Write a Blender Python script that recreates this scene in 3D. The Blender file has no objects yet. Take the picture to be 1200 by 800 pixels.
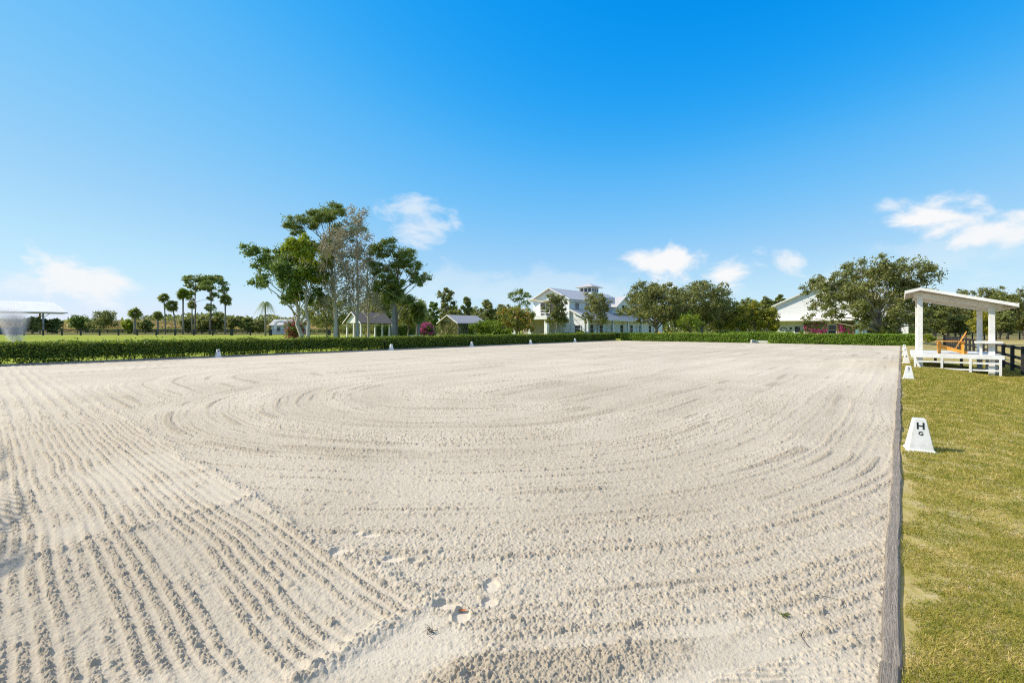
import bpy, math, random
import numpy as np
from mathutils import Vector

S = bpy.context.scene
COL = S.collection
R = math.radians
F, HY, HC = 533.3, 385.0, 1.8            # focal length in photo pixels, horizon row, eye height (m)
TH = math.atan(456 / F)
SN, CS = math.sin(TH), math.cos(TH)      # arena long axis u = (SN, CS); left v = (-CS, SN)
def ab(a, b): return (-CS * a + SN * b, SN * a + CS * b)
def at(px, Y): return ((px - 600) / F * Y, Y)
def hz(py, Y): return HC + (HY - py) * Y / F
rng = np.random.default_rng(7)
random.seed(7)

# ------------------------------------------------------------------ materials
def nd(nt, t, **kw):
    n = nt.nodes.new(t)
    for k, v in kw.items(): setattr(n, k, v)
    return n
def mat(name, c1, c2=None, scale=5.0, rough=0.6, bump=0.0, bscale=30.0, stretch=(1, 1, 1), spec=0.4, metal=0.0, thr=(0.35, 0.65)):
    m = bpy.data.materials.new(name); m.use_nodes = True
    nt = m.node_tree; L = nt.links.new
    p = nt.nodes['Principled BSDF']
    p.inputs['Roughness'].default_value = rough
    p.inputs['Specular IOR Level'].default_value = spec
    p.inputs['Metallic'].default_value = metal
    p.inputs['Base Color'].default_value = (*c1, 1)
    tc = nd(nt, 'ShaderNodeTexCoord'); mp = nd(nt, 'ShaderNodeMapping')
    mp.inputs['Scale'].default_value = stretch
    L(tc.outputs['Object'], mp.inputs[0])
    if c2:
        n = nd(nt, 'ShaderNodeTexNoise'); n.inputs['Scale'].default_value = scale; n.inputs['Detail'].default_value = 6
        n.inputs['Roughness'].default_value = 0.65
        r = nd(nt, 'ShaderNodeValToRGB')
        r.color_ramp.elements[0].position = thr[0]; r.color_ramp.elements[1].position = thr[1]
        r.color_ramp.elements[0].color = (*c1, 1); r.color_ramp.elements[1].color = (*c2, 1)
        L(mp.outputs[0], n.inputs['Vector']); L(n.outputs['Fac'], r.inputs[0]); L(r.outputs[0], p.inputs['Base Color'])
    if bump:
        n2 = nd(nt, 'ShaderNodeTexNoise'); n2.inputs['Scale'].default_value = bscale; n2.inputs['Detail'].default_value = 5
        b = nd(nt, 'ShaderNodeBump'); b.inputs['Strength'].default_value = bump; b.inputs['Distance'].default_value = 0.02
        L(mp.outputs[0], n2.inputs['Vector']); L(n2.outputs['Fac'], b.inputs['Height']); L(b.outputs[0], p.inputs['Normal'])
    return m
def leafmat(name, c1, c2, c3=None, trans=0.3, rough=0.5, spec=0.3):
    """leaf colour differs from leaf to leaf (per mesh island)"""
    m = bpy.data.materials.new(name); m.use_nodes = True
    nt = m.node_tree; L = nt.links.new; p = nt.nodes['Principled BSDF']; out = nt.nodes['Material Output']
    g = nd(nt, 'ShaderNodeNewGeometry'); r = nd(nt, 'ShaderNodeValToRGB')
    e = r.color_ramp.elements
    e[0].color = (*c1, 1); e[1].color = (*c2, 1)
    if c3:
        e[1].position = 0.72; x = e.new(1.0); x.color = (*c3, 1)
    L(g.outputs['Random Per Island'], r.inputs[0]); L(r.outputs[0], p.inputs['Base Color'])
    p.inputs['Roughness'].default_value = rough; p.inputs['Specular IOR Level'].default_value = spec
    t = nd(nt, 'ShaderNodeBsdfTranslucent'); mx = nd(nt, 'ShaderNodeMixShader'); mx.inputs[0].default_value = trans
    hs = nd(nt, 'ShaderNodeHueSaturation'); hs.inputs['Value'].default_value = 1.3; hs.inputs['Hue'].default_value = 0.485
    L(r.outputs[0], hs.inputs['Color']); L(hs.outputs[0], t.inputs['Color'])
    L(p.outputs[0], mx.inputs[1]); L(t.outputs[0], mx.inputs[2]); L(mx.outputs[0], out.inputs['Surface'])
    return m
M = {}
M['white'] = mat('white_paint', (.80, .79, .76), (.64, .62, .57), 2.2, .5, .08, 40)
M['marker'] = mat('marker_plastic', (.74, .73, .70), (.58, .56, .51), 7, .45, .08, 60)
M['siding'] = mat('white_siding', (.78, .77, .75), (.70, .70, .69), 1.2, .6, .3, 3.2, (.01, .01, 4))
M['soffit'] = mat('soffit_board', (.34, .29, .23), (.27, .23, .18), 4, .7)
M['metalroof'] = mat('pale_metal_roof', (.50, .47, .44), (.41, .39, .37), 2, .45, .25, 2, (4, .05, .05), .5)
M['whiteroof'] = mat('white_metal_roof', (.84, .80, .74), (.76, .72, .66), .3, .5)
M['shingle'] = mat('brown_shingle', (.17, .145, .12), (.10, .09, .08), 6, .85, .4, 12)
M['greyshingle'] = mat('grey_shingle', (.36, .36, .37), (.27, .27, .28), 5, .8, .3, 12)
M['black'] = mat('black_fence_paint', (.022, .021, .02), (.045, .042, .038), 8, .65, .2, 30)
M['glass'] = mat('window_glass', (.02, .028, .035), None, rough=.08, spec=.6)
M['dark'] = mat('dark_interior', (.03, .03, .032), (.05, .048, .045), 2, .8)
M['stone'] = mat('coral_stone', (.46, .41, .33), (.34, .29, .22), 6, .85, .3, 14)
M['brick'] = mat('terracotta', (.40, .20, .10), (.30, .14, .07), 5, .8)
M['orange'] = mat('orange_chair_wood', (.80, .38, .06), (.66, .27, .035), 6, .45, .15, 30, (1, 6, 1))
M['tan'] = mat('tan_canvas', (.62, .50, .28), (.55, .43, .23), 3, .8)
M['teal'] = mat('teal_cladding', (.17, .30, .32), (.13, .24, .26), 2, .5)
M['letter'] = mat('black_letter', (.015, .015, .015), None, rough=.5)
M['concrete'] = mat('pale_concrete', (.62, .60, .56), (.50, .48, .44), 6, .8)
M['trunk'] = mat('grey_bark', (.30, .26, .21), (.17, .145, .115), 3, .9, .6, 8, (3, 3, .6))
M['palebark'] = mat('pale_bark', (.54, .48, .40), (.38, .33, .27), 2.5, .9, .5, 7, (3, 3, .6))
M['pinebark'] = mat('pine_bark', (.26, .19, .14), (.15, .115, .09), 3, .9, .6, 8, (3, 3, .6))
M['palmbark'] = mat('palm_bark', (.33, .29, .24), (.19, .165, .135), 3, .9, .6, 5, (.6, .6, 5))
M['hedge'] = leafmat('hedge_leaf', (0.080, 0.138, 0.020), (0.170, 0.249, 0.028), (0.339, 0.368, 0.043), .40)
M['hedgebright'] = leafmat('bright_hedge_leaf', (0.107, 0.198, 0.020), (0.196, 0.314, 0.025), (0.303, 0.395, 0.043), .3)
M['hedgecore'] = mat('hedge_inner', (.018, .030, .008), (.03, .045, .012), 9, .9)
M['stem'] = mat('hedge_stem', (.15, .12, .09), (.10, .08, .06), 6, .9)
M['oak'] = leafmat('oak_leaf', (0.109, 0.135, 0.035), (0.218, 0.236, 0.061), (0.363, 0.337, 0.105), .40)
M['laurel'] = leafmat('laurel_leaf', (0.079, 0.143, 0.033), (0.158, 0.242, 0.044), (0.264, 0.334, 0.066), .40)
M['lime'] = leafmat('lime_leaf', (0.161, 0.229, 0.017), (0.264, 0.337, 0.022), (0.377, 0.401, 0.040), .40)
M['pine'] = leafmat('pine_needle', (0.089, 0.143, 0.030), (0.178, 0.242, 0.044), (0.304, 0.346, 0.066), .40)
M['sparse'] = leafmat('dry_leaf', (.22, .21, .12), (.34, .31, .19), (.46, .41, .28), .35)
M['palm'] = leafmat('palm_leaf', (0.121, 0.168, 0.036), (0.230, 0.281, 0.066), (0.363, 0.359, 0.116), .40)
M['brightpalm'] = leafmat('bright_palm_leaf', (0.133, 0.206, 0.021), (0.232, 0.305, 0.028), (0.303, 0.329, 0.071), .25)
M['scrub'] = leafmat('scrub_leaf', (0.125, 0.160, 0.040), (0.223, 0.248, 0.061), (0.334, 0.330, 0.091), .40)
M['bright'] = leafmat('bright_leaf', (0.119, 0.187, 0.011), (0.190, 0.264, 0.015), (0.261, 0.308, 0.028), .35)
M['yellowgreen'] = leafmat('yellow_green_leaf', (0.179, 0.224, 0.030), (0.337, 0.332, 0.036), (0.569, 0.449, 0.050), .40)
M['flame'] = leafmat('flame_leaf', (0.148, 0.215, 0.027), (0.253, 0.293, 0.033), (0.759, 0.254, 0.058), .3)
M['magenta'] = leafmat('magenta_bract', (.45, .03, .21), (.58, .06, .29), (.68, .13, .36), .35)
M['redflower'] = leafmat('crimson_bract', (.36, .03, .08), (.44, .055, .12), (.16, .12, .03), .3)
M['drygrass'] = leafmat('golden_grass', (.32, .25, .09), (.40, .32, .12), (.24, .24, .06), .3)

# ------------------------------------------------------------------ mesh building
class MB:
    def __init__(s): s.v = []; s.f = []
    def add(s, vs, fs):
        o = len(s.v); s.v += [tuple(p) for p in vs]; s.f += [tuple(i + o for i in f) for f in fs]; return s
    def box(s, x0, x1, y0, y1, z0, z1):
        return s.add([(x0, y0, z0), (x1, y0, z0), (x1, y1, z0), (x0, y1, z0), (x0, y0, z1), (x1, y0, z1), (x1, y1, z1), (x0, y1, z1)],
                     [(0, 3, 2, 1), (4, 5, 6, 7), (0, 1, 5, 4), (1, 2, 6, 5), (2, 3, 7, 6), (3, 0, 4, 7)])
    def bar(s, p, q, w, h, up=(0, 0, 1)):
        p, q, up = Vector(p), Vector(q), Vector(up); d = (q - p).normalized()
        x = d.cross(up).normalized() * w / 2; y = x.cross(d).normalized() * h / 2
        vs = [p - x - y, p + x - y, p + x + y, p - x + y, q - x - y, q + x - y, q + x + y, q - x + y]
        return s.add(vs, [(0, 3, 2, 1), (4, 5, 6, 7), (0, 1, 5, 4), (1, 2, 6, 5), (2, 3, 7, 6), (3, 0, 4, 7)])
    def prism(s, poly, axis, t0, t1):
        """poly in the plane across axis ('x': (y,z), 'y': (x,z), 'z': (x,y)), extruded from t0 to t1"""
        n = len(poly)
        def P(q, t): return {'x': (t, q[0], q[1]), 'y': (q[0], t, q[1]), 'z': (q[0], q[1], t)}[axis]
        vs = [P(q, t0) for q in poly] + [P(q, t1) for q in poly]
        fs = [tuple(range(n))[::-1], tuple(range(n, 2 * n))] + [(i, (i + 1) % n, n + (i + 1) % n, n + i) for i in range(n)]
        return s.add(vs, fs)
    def tube(s, pts, rad, n=6):
        o = len(s.v); pts = [Vector(p) for p in pts]
        for i, p in enumerate(pts):
            d = (pts[min(i + 1, len(pts) - 1)] - pts[max(i - 1, 0)]).normalized()
            x = d.cross(Vector((.31, .95, .05))).normalized(); y = d.cross(x)
            for k in range(n):
                a = 2 * math.pi * k / n
                s.v.append(tuple(p + (x * math.cos(a) + y * math.sin(a)) * rad[i]))
        for i in range(len(pts) - 1):
            for k in range(n):
                s.f.append((o + i * n + k, o + i * n + (k + 1) % n, o + (i + 1) * n + (k + 1) % n, o + (i + 1) * n + k))
        s.f.append(tuple(o + k for k in range(n))[::-1]); s.f.append(tuple(o + (len(pts) - 1) * n + k for k in range(n)))
        return s
    def build(s, name, m, parent=None, smooth=False, bevel=0):
        me = bpy.data.meshes.new(name); me.from_pydata(s.v, [], s.f); me.update()
        return link(name, me, m, parent, smooth, bevel)
def link(name, me, m, parent=None, smooth=False, bevel=0):
    if isinstance(m, str): m = M[m]
    me.materials.append(m)
    if smooth: me.polygons.foreach_set('use_smooth', np.ones(len(me.polygons), bool))
    o = bpy.data.objects.new(name, me); COL.objects.link(o)
    if parent is not None: o.parent = parent
    if bevel:
        b = o.modifiers.new('bevel', 'BEVEL'); b.width = bevel; b.segments = 2; b.limit_method = 'ANGLE'
    return o
def npmesh(name, V, Fq, m, parent=None, smooth=False):
    """V (n,3), Fq (k,c) index array"""
    me = bpy.data.meshes.new(name); c = Fq.shape[1]
    me.vertices.add(len(V)); me.vertices.foreach_set('co', np.asarray(V, np.float32).ravel())
    me.loops.add(Fq.size); me.loops.foreach_set('vertex_index', Fq.astype(np.int32).ravel())
    me.polygons.add(len(Fq)); me.polygons.foreach_set('loop_start', np.arange(0, Fq.size, c, dtype=np.int32))
    me.update(calc_edges=True); me.validate()
    return link(name, me, m, parent, smooth)
def tag(o, label=None, cat=None, group=None, kind=None):
    if label: o['label'] = label
    if cat: o['category'] = cat
    if group: o['group'] = group
    if kind: o['kind'] = kind
    return o
def thing(name, label, cat, loc=(0, 0, 0), rz=0.0, group=None):
    o = bpy.data.objects.new(name, None); COL.objects.link(o); o.empty_display_size = .2
    o.location = loc; o.rotation_euler = (0, 0, rz)
    return tag(o, label, cat, group)
def copy_tree(o, parent=None):
    c = o.copy(); COL.objects.link(c); c.parent = parent
    for ch in o.children: copy_tree(ch, c)
    return c
AX = -TH                                   # turn of everything laid out square with the arena: local x = -v, local y = u

# ------------------------------------------------------------------ numpy noise
def _h(ix, iy, seed):
    n = (ix.astype(np.int64) * 374761393 + iy.astype(np.int64) * 668265263 + seed * 1442695041) & 0xffffffff
    n = ((n ^ (n >> 13)) * 1274126177) & 0xffffffff
    return ((n ^ (n >> 16)) & 0xffffff).astype(np.float32) / 16777215.0
def vn(x, y, seed=0):
    ix, iy = np.floor(x), np.floor(y); fx, fy = x - ix, y - iy
    fx = fx * fx * (3 - 2 * fx); fy = fy * fy * (3 - 2 * fy)
    ix = ix.astype(np.int64); iy = iy.astype(np.int64)
    return (_h(ix, iy, seed) * (1 - fx) + _h(ix + 1, iy, seed) * fx) * (1 - fy) + (_h(ix, iy + 1, seed) * (1 - fx) + _h(ix + 1, iy + 1, seed) * fx) * fy
def fbm(x, y, seed=0, o=3):
    t = 0; a = .5
    for k in range(o): t = t + a * vn(x * 2 ** k, y * 2 ** k, seed + k); a *= .5
    return t / (1 - .5 ** o)
def clods(x, y, cell, prob, seed):
    """rounded crumbs: height of the highest dome over each point (domes up to ~0.5 cell across)"""
    gx, gy = np.floor(x / cell), np.floor(y / cell); out = np.zeros_like(x)
    for dx in (-1, 0, 1):
        for dy in (-1, 0, 1):
            cx, cy = gx + dx, gy + dy
            px = (cx + _h(cx, cy, seed)) * cell; py = (cy + _h(cx, cy, seed + 1)) * cell
            r = (.18 + .42 * _h(cx, cy, seed + 2) ** 2) * cell
            on = _h(cx, cy, seed + 3) < prob
            q = np.maximum(r * r - (x - px) ** 2 - (y - py) ** 2, 0)
            out = np.maximum(out, np.where(on, np.sqrt(q), 0))
    return out
def ss(x, a, b):
    t = np.clip((x - a) / (b - a), 0, 1); return t * t * (3 - 2 * t)

# ------------------------------------------------------------------ the sand of the arena
W, L0, L1 = 32.6, -7.0, 62.5
def sand_height(X, Y):
    a = -CS * X + SN * Y; b = SN * X + CS * Y
    dist = np.sqrt(X * X + Y * Y)
    aw = a + .25 * (fbm(a * .35, b * .35, 3) - .5); bw = b + .25 * (fbm(a * .35 + 9, b * .35, 5) - .5)
    # round loops about a core box, plus a turning circle near the camera
    qx = np.maximum(np.maximum(9.5 - aw, aw - 17.5), 0); qy = np.maximum(np.maximum(9.0 - bw, bw - 52), 0)
    loop = np.sqrt(qx * qx + qy * qy); inner = (qx + qy) <= 0
    d1 = np.sqrt((aw - 9.5) ** 2 + (bw - np.clip(bw, 9.0, 52)) ** 2)
    phi = np.where(aw > 23.4, aw, loop)
    far = np.where((d1 < 7.2) | (aw < 9.5), d1, np.where(inner, aw, phi))
    # regions
    edge = b + .10 * (fbm(a * 1.3, b * 1.3, 11) - .5)
    mA = ss(edge, 1.95, 1.72) * ss(a, 2.2, 2.45)
    mA = np.maximum(mA, .75 * ss(phi, 5.9, 6.2) * ss(a, 15, 17) * (a < 23.4) * ss(b, 12, 8))
    smooth_corner = ss(a, 1.15, .75) * ss(b, 3.3, 2.7)
    smooth_path = ss(a, 2.35, 2.2) * ss(a, 1.7, 1.9) * ss(b, 1.95, 1.75)
    patch = fbm(a * .9, b * .9, 21, 3)
    lf = ss(dist, 24, 11)                                     # fine relief is only built where it is close enough to resolve
    # grooves
    wob = .03 * (vn(a * 1.5, b * 1.5, 31) - .5) + .012 * (vn(a * 9, b * 9, 32) - .5)
    pA = np.where(b < 2, bw, phi) + wob
    mfar = ss(dist, 10, 15)                                  # only every second or third line survives weathering out there
    gA = .5 + .5 * (np.cos(2 * np.pi * pA / .083) * (1 - mfar) + np.cos(2 * np.pi * pA / .27) * mfar)
    kA = np.floor(pA / .083 + .5); per = .35 + .9 * _h(kA.astype(np.int64), np.zeros_like(kA, np.int64), 35)      # some harrow teeth dig deeper than others
    brk = ss(vn(a * 2.4 + kA * 7.3, kA, 37), .18, .5)                            # ridges are broken into stretches
    rA = ss(gA, .16, .62) * np.clip(per * 1.15, 0, 1) * (.25 + .75 * brk)
    P2 = far
    theta = np.where(b > 9, 2.2 + b * .12, np.arctan2(a - 9.5, 9.8 - b)) * np.where((d1 < 7.2) | (a < 9.5), 1, 1.3)
    gB = .5 + .5 * (np.cos(2 * np.pi * (P2 + wob) / .125) * (1 - mfar) + np.cos(2 * np.pi * (P2 + wob) / .31) * mfar)
    kB = np.floor((P2 + wob) / .125 + .5); perB = _h(kB.astype(np.int64), np.ones_like(kB, np.int64), 36)
    rB = ss(gB, .25, .8) * ss(perB, .15, .8) * ss(vn(a * 1.6 + kB * 3.1, b * 1.6, 39), .2, .55)
    row = vn(P2 * 1.7, theta * 1.5 + 3, 51)     # rougher and smoother passes along the loops
    row2 = vn(P2 * 5.3, theta * 3.0 + 3, 53)
    line = ss(vn(P2 * 7.5, theta * 2.2 + 9, 55), .72, .86) * ss(vn(a * .8, b * .8, 57), .35, .6)
    right = ss(a, 2.8, .3) * ss(b, 1.2, 3) * (1 - smooth_corner)
    calm = (1 - .75 * smooth_corner) * (1 - .75 * smooth_path)
    lf2 = ss(dist, 34, 16)
    h = mA * ((.008 + .008 * mfar) * gA * per * (.4 + .6 * brk)) + (1 - mA) * (.008 * gB * perB * (.45 + 1.0 * right) * np.maximum(lf, mfar * ss(dist, 45, 20)) + .008 * (row2 - .5) + .012 * (row - .5) + .012 * line * lf2)
    h = h * calm + .02 * (fbm(a * .7, b * .7, 61) - .5)
    # crumbs of damp sand, some painted dark for shade: dense on the ridges, loose between them
    ja = a + .009 * (vn(a * 110, b * 110, 63) - .5); jb = b + .009 * (vn(a * 95, b * 95, 65) - .5)
    dens = np.where(mA > .5, .14 + .95 * rA, np.clip(.30 + .26 * ss(row, .40, .72) * (.3 + row2) + .75 * rB * (.45 + row) + .5 * line, 0, 1.0))
    dens = dens * calm * (1 - .75 * ss(patch, .6, .7) * mA)
    c1 = clods(ja, jb, .028, .9, 71); c2 = clods(ja + 3.3, jb, .017, .95, 75); c3 = clods(ja, jb + 5.1, .06, .38, 77)
    h = h + dens * (c1 * .85 * lf + c2 * 1.1 * ss(dist, 14, 7)) + np.clip(dens * 1.5, .1, 1) * c3 * .55 * ss(dist, 30, 14) * calm
    h = h + (.35 + .65 * np.clip(dens, 0, 1)) * calm * .013 * (fbm(a * 50, b * 50, 81, 2) - .5) * lf
    dark = np.maximum((clods(ja, jb, .028, .22, 71) > 0) * 1.0, np.maximum((clods(ja + 3.3, jb, .017, .25, 75) > 0) * .8, (clods(ja, jb + 5.1, .06, .14, 77) > 0) * 1.0)) * np.clip(dens * 1.6, 0, 1)  # a share of the crumbs coloured darker, standing in for their weak shadows
    # berms where the harrow was lifted, across the near tracks, and the ragged lip along the pass
    big = clods(ja, jb, .040, .95, 83)
    def berm(t, w, amp): return np.exp(-(t / w) ** 2) * (amp * (.2 + .9 * vn(a * 7, b * 7, 85)) + .9 * big)
    h = h + berm(a - 5.15 - .12 * (vn(b * 2.2, b * 0, 87) - .5), .10, .03) * ss(b, 2.0, 1.8)
    h = h + berm(a - 2.36 - .14 * (vn(b * 3, b * 0, 88) - .5), .07, .03) * ss(b, 2.0, 1.8) * ss(b, -.5, .4)
    h = h + berm(b - 1.86 - .14 * (vn(a * 2.0, a * 0, 89) - .5), .06, .02) * ss(a, 2.0, 2.4) * lf
    heap = np.exp(-((a - 1.65) / .22) ** 2 - ((b - 1.55) / .33) ** 2) + .8 * np.exp(-((a - 1.1) / .2) ** 2 - ((b - 1.75) / .3) ** 2)
    h = h + heap * (.012 + 1.0 * big)
    # tyre cleats curving through the near right corner
    tr = np.sqrt((a - 7) ** 2 + (b - 6.5) ** 2); ang = np.arctan2(a - 7, b - 6.5) * tr
    cle = ss(np.abs(tr - 7.62), .17, .11) * ss(b, 1.4, 1.7) * ss(b, 3.6, 3.1)
    bars = ss(np.cos(2 * np.pi * (ang + np.abs(tr - 7.62) * .8 + .06 * vn(a * 8, b * 8, 97)) / .12), -.1, .5)
    h = h + cle * ss(vn(a * 6, b * 6, 95), .3, .6) * (.014 * bars * (.3 + vn(a * 23, b * 23, 96)) - .004) + cle * .5 * c1
    # footprints: small flat shallow dents
    foot = np.zeros_like(a)
    for fx, fy, rx, ry in ((400, 650, .085, .05), (435, 630, .07, .035), (420, 627, .04, .03), (462, 659, .075, .045), (487, 661, .05, .035), (576, 690, .05, .06), (574, 710, .045, .04), (523, 714, .08, .035), (541, 726, .05, .055)):
        y0 = HC * F / (fy - HY); x0 = (fx - 600) / F * y0
        q = ((X - x0) / rx) ** 2 + ((Y - y0) / (ry * 1.25)) ** 2
        w = ss(q + .5 * (vn(a * 30, b * 30, 99) - .5), 1.3, .9)
        h = h * (1 - w) + w * (-.012 + .004 * vn(a * 40, b * 40, 98)) + .006 * np.exp(-((q - 1.6) / .35) ** 2) * vn(a * 25, b * 25, 94); foot = np.maximum(foot, w)
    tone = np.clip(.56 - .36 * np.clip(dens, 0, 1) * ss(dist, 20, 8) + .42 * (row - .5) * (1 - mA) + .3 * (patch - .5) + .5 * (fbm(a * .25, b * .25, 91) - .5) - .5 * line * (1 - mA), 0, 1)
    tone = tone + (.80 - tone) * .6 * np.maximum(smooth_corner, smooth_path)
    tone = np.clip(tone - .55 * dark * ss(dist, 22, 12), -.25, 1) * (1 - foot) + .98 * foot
    return h, tone

def build_sand():
    tx = np.concatenate([np.linspace(-2.3, -1.16, 160)[:-1], np.linspace(-1.16, .94, 1460), np.linspace(.94, 1.9, 50)[1:]])
    q = np.concatenate([np.linspace(640, 400, 120)[:-1], np.linspace(400, 30, 640)[:-1], np.linspace(30, 8.6, 120)])
    Y = (HC * 455.1 / q)[:, None] * np.ones_like(tx)[None, :]; X = Y * tx[None, :]
    a = -CS * X + SN * Y; b = SN * X + CS * Y
    h, tone = sand_height(X.ravel(), Y.ravel())
    V = np.stack([X.ravel(), Y.ravel(), h + .02], 1)
    nr, nc = X.shape
    i = np.arange(nr * nc).reshape(nr, nc)
    ok = ((a > .03) & (a < W) & (b > L0) & (b < L1))
    okf = ok[:-1, :-1] & ok[1:, :-1] & ok[:-1, 1:] & ok[1:, 1:]
    Fq = np.stack([i[:-1, :-1][okf], i[:-1, 1:][okf], i[1:, 1:][okf], i[1:, :-1][okf]], 1)
    used = np.zeros(nr * nc, bool); used[Fq.ravel()] = True
    rm = np.cumsum(used) - 1
    V = V[used]; tone = tone[used]; Fq = rm[Fq]
    n = len(V)                                                  # plus the level bed under and behind it
    bed = [(*ab(x, y), -.022) for x, y in ((.02, L0), (W, L0), (W, L1), (.02, L1))]
    V = np.concatenate([V, np.array(bed)]); tone = np.concatenate([tone, np.full(4, .5)])
    Fq = np.concatenate([Fq, np.array([[n, n + 3, n + 2, n + 1]])])
    m = bpy.data.materials.new('arena_sand'); m.use_nodes = True
    nt = m.node_tree; Lk = nt.links.new; p = nt.nodes['Principled BSDF']; p.inputs['Roughness'].default_value = .95
    p.inputs['Specular IOR Level'].default_value = .15
    at_ = nd(nt, 'ShaderNodeAttribute', attribute_name='tone'); tc = nd(nt, 'ShaderNodeTexCoord')
    r = nd(nt, 'ShaderNodeValToRGB'); r.color_ramp.elements[0].color = (.37, .312, .23, 1); r.color_ramp.elements[1].color = (.585, .512, .40, 1)
    n1 = nd(nt, 'ShaderNodeTexNoise'); n1.inputs['Scale'].default_value = 14; n1.inputs['Detail'].default_value = 8; n1.inputs['Roughness'].default_value = .8
    ad = nd(nt, 'ShaderNodeMath', operation='MULTIPLY_ADD'); ad.inputs[1].default_value = 1.0
    sb = nd(nt, 'ShaderNodeMath', operation='SUBTRACT'); sb.inputs[1].default_value = .5
    Lk(tc.outputs['Object'], n1.inputs['Vector']); Lk(n1.outputs['Fac'], sb.inputs[0]); Lk(sb.outputs[0], ad.inputs[0]); Lk(at_.outputs['Fac'], ad.inputs[2])
    Lk(ad.outputs[0], r.inputs[0]); Lk(r.outputs[0], p.inputs['Base Color'])
    n2 = nd(nt, 'ShaderNodeTexNoise'); n2.inputs['Scale'].default_value = 90; n2.inputs['Detail'].default_value = 6; n2.inputs['Roughness'].default_value = .75
    bp = nd(nt, 'ShaderNodeBump'); bp.inputs['Strength'].default_value = .5; bp.inputs['Distance'].default_value = .012
    Lk(tc.outputs['Object'], n2.inputs['Vector']); Lk(n2.outputs['Fac'], bp.inputs['Height']); Lk(bp.outputs[0], p.inputs['Normal'])
    o = npmesh('arena_sand', V, Fq, m, smooth=True)
    at2 = o.data.attributes.new('tone', 'FLOAT', 'POINT'); at2.data.foreach_set('value', tone.astype(np.float32))
    tag(o, 'pale harrowed sand footing of the riding arena with curving tracks', 'arena sand', kind='structure')
build_sand()

# ------------------------------------------------------------------ ground, lawns
def lawn_z(a, b):      # the lawn beside the long side falls away a little
    return -.25 * ss(-a, 1.0, 3.4) * ss(b, 5, 14)
def sheet(name, pts, z, m, label, cat):
    me = bpy.data.meshes.new(name); me.from_pydata([(x, y, z) for x, y in pts], [], [tuple(range(len(pts)))]); me.update()
    return tag(link(name, me, m), label, cat, kind='structure')
def groundmat(name, cols, s1=.08, s2=2.5, rough=.95):
    m = bpy.data.materials.new(name); m.use_nodes = True; nt = m.node_tree; Lk = nt.links.new
    p = nt.nodes['Principled BSDF']; p.inputs['Roughness'].default_value = rough; p.inputs['Specular IOR Level'].default_value = .1
    tc = nd(nt, 'ShaderNodeTexCoord')
    a = nd(nt, 'ShaderNodeTexNoise'); a.inputs['Scale'].default_value = s1; a.inputs['Detail'].default_value = 5
    b = nd(nt, 'ShaderNodeTexNoise'); b.inputs['Scale'].default_value = s2; b.inputs['Detail'].default_value = 8; b.inputs['Roughness'].default_value = .75
    mx = nd(nt, 'ShaderNodeMath', operation='MULTIPLY_ADD'); mx.inputs[1].default_value = .55
    hf = nd(nt, 'ShaderNodeMath', operation='MULTIPLY'); hf.inputs[1].default_value = .45
    r = nd(nt, 'ShaderNodeValToRGB'); e = r.color_ramp.elements
    e[0].position = .33; e[1].position = .67; e[0].color = (*cols[0], 1); e[1].color = (*cols[-1], 1)
    for k, c in enumerate(cols[1:-1]):
        x = e.new(.33 + .34 * (k + 1) / (len(cols) - 1)); x.color = (*c, 1)
    Lk(tc.outputs['Object'], a.inputs['Vector']); Lk(tc.outputs['Object'], b.inputs['Vector'])
    Lk(b.outputs['Fac'], hf.inputs[0]); Lk(a.outputs['Fac'], mx.inputs[0]); Lk(hf.outputs[0], mx.inputs[2]); Lk(mx.outputs[0], r.inputs[0])
    Lk(r.outputs[0], p.inputs['Base Color'])
    return m
M['field'] = groundmat('field', [(.13, .13, .035), (.19, .18, .05), (.25, .22, .08)], .05, 1.5)
M['lawnbright'] = groundmat('bright_lawn', [(.18, .235, .018), (.23, .27, .022), (.29, .295, .035)], .06, 1.2)
M['lawndry'] = groundmat('dry_lawn', [(.20, .19, .03), (.31, .25, .07), (.40, .32, .14), (.50, .43, .28)], 2.6, 24)
M['path'] = mat('light_path', (.55, .53, .49), (.45, .43, .39), 2, .9)
sheet('ground', [(-3500, -400), (3500, -400), (3500, 5000), (-3500, 5000)], -.30, M['field'], 'flat olive pasture reaching to the horizon', 'ground')
# pasture behind the left hedge, level with the arena
def gridsheet(name, pts_fn, na, nb, m, label, cat):
    V = []; 
    for i in range(na + 1):
        for j in range(nb + 1): V.append(pts_fn(i / na, j / nb))
    idx = np.arange((na + 1) * (nb + 1)).reshape(na + 1, nb + 1)
    Fq = np.stack([idx[:-1, :-1].ravel(), idx[:-1, 1:].ravel(), idx[1:, 1:].ravel(), idx[1:, :-1].ravel()], 1)
    o = npmesh(name, np.array(V), Fq, m, smooth=True)
    return tag(o, label, cat, kind='structure')
sheet('lawn', [ab(W + .3, -60), ab(W + .3, L1 + .35), ab(-.3, L1 + .35), ab(-.3, 160), (60, 300), (-330, 300), (-330, 40)], -.005, M['lawnbright'], 'bright green lawn behind the hedges', 'lawn')
sheet('paddock', [(-330, 127), (-20, 127), (-20, 330), (-330, 330)], .0, M['field'], 'pale olive paddock beyond the black fence', 'paddock')
def side(i, j):
    a = .01 - 40 * i ** 2.2; b = -8 + 168 * j ** 1.6
    z = float(lawn_z(np.array(a), np.array(b))) + .012 * (random.random() - .5) + .028
    return (*ab(a, b), z)
gridsheet('side_lawn', side, 60, 150, M['lawndry'], 'patchy yellow green lawn beside the timber edge', 'lawn')
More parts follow.
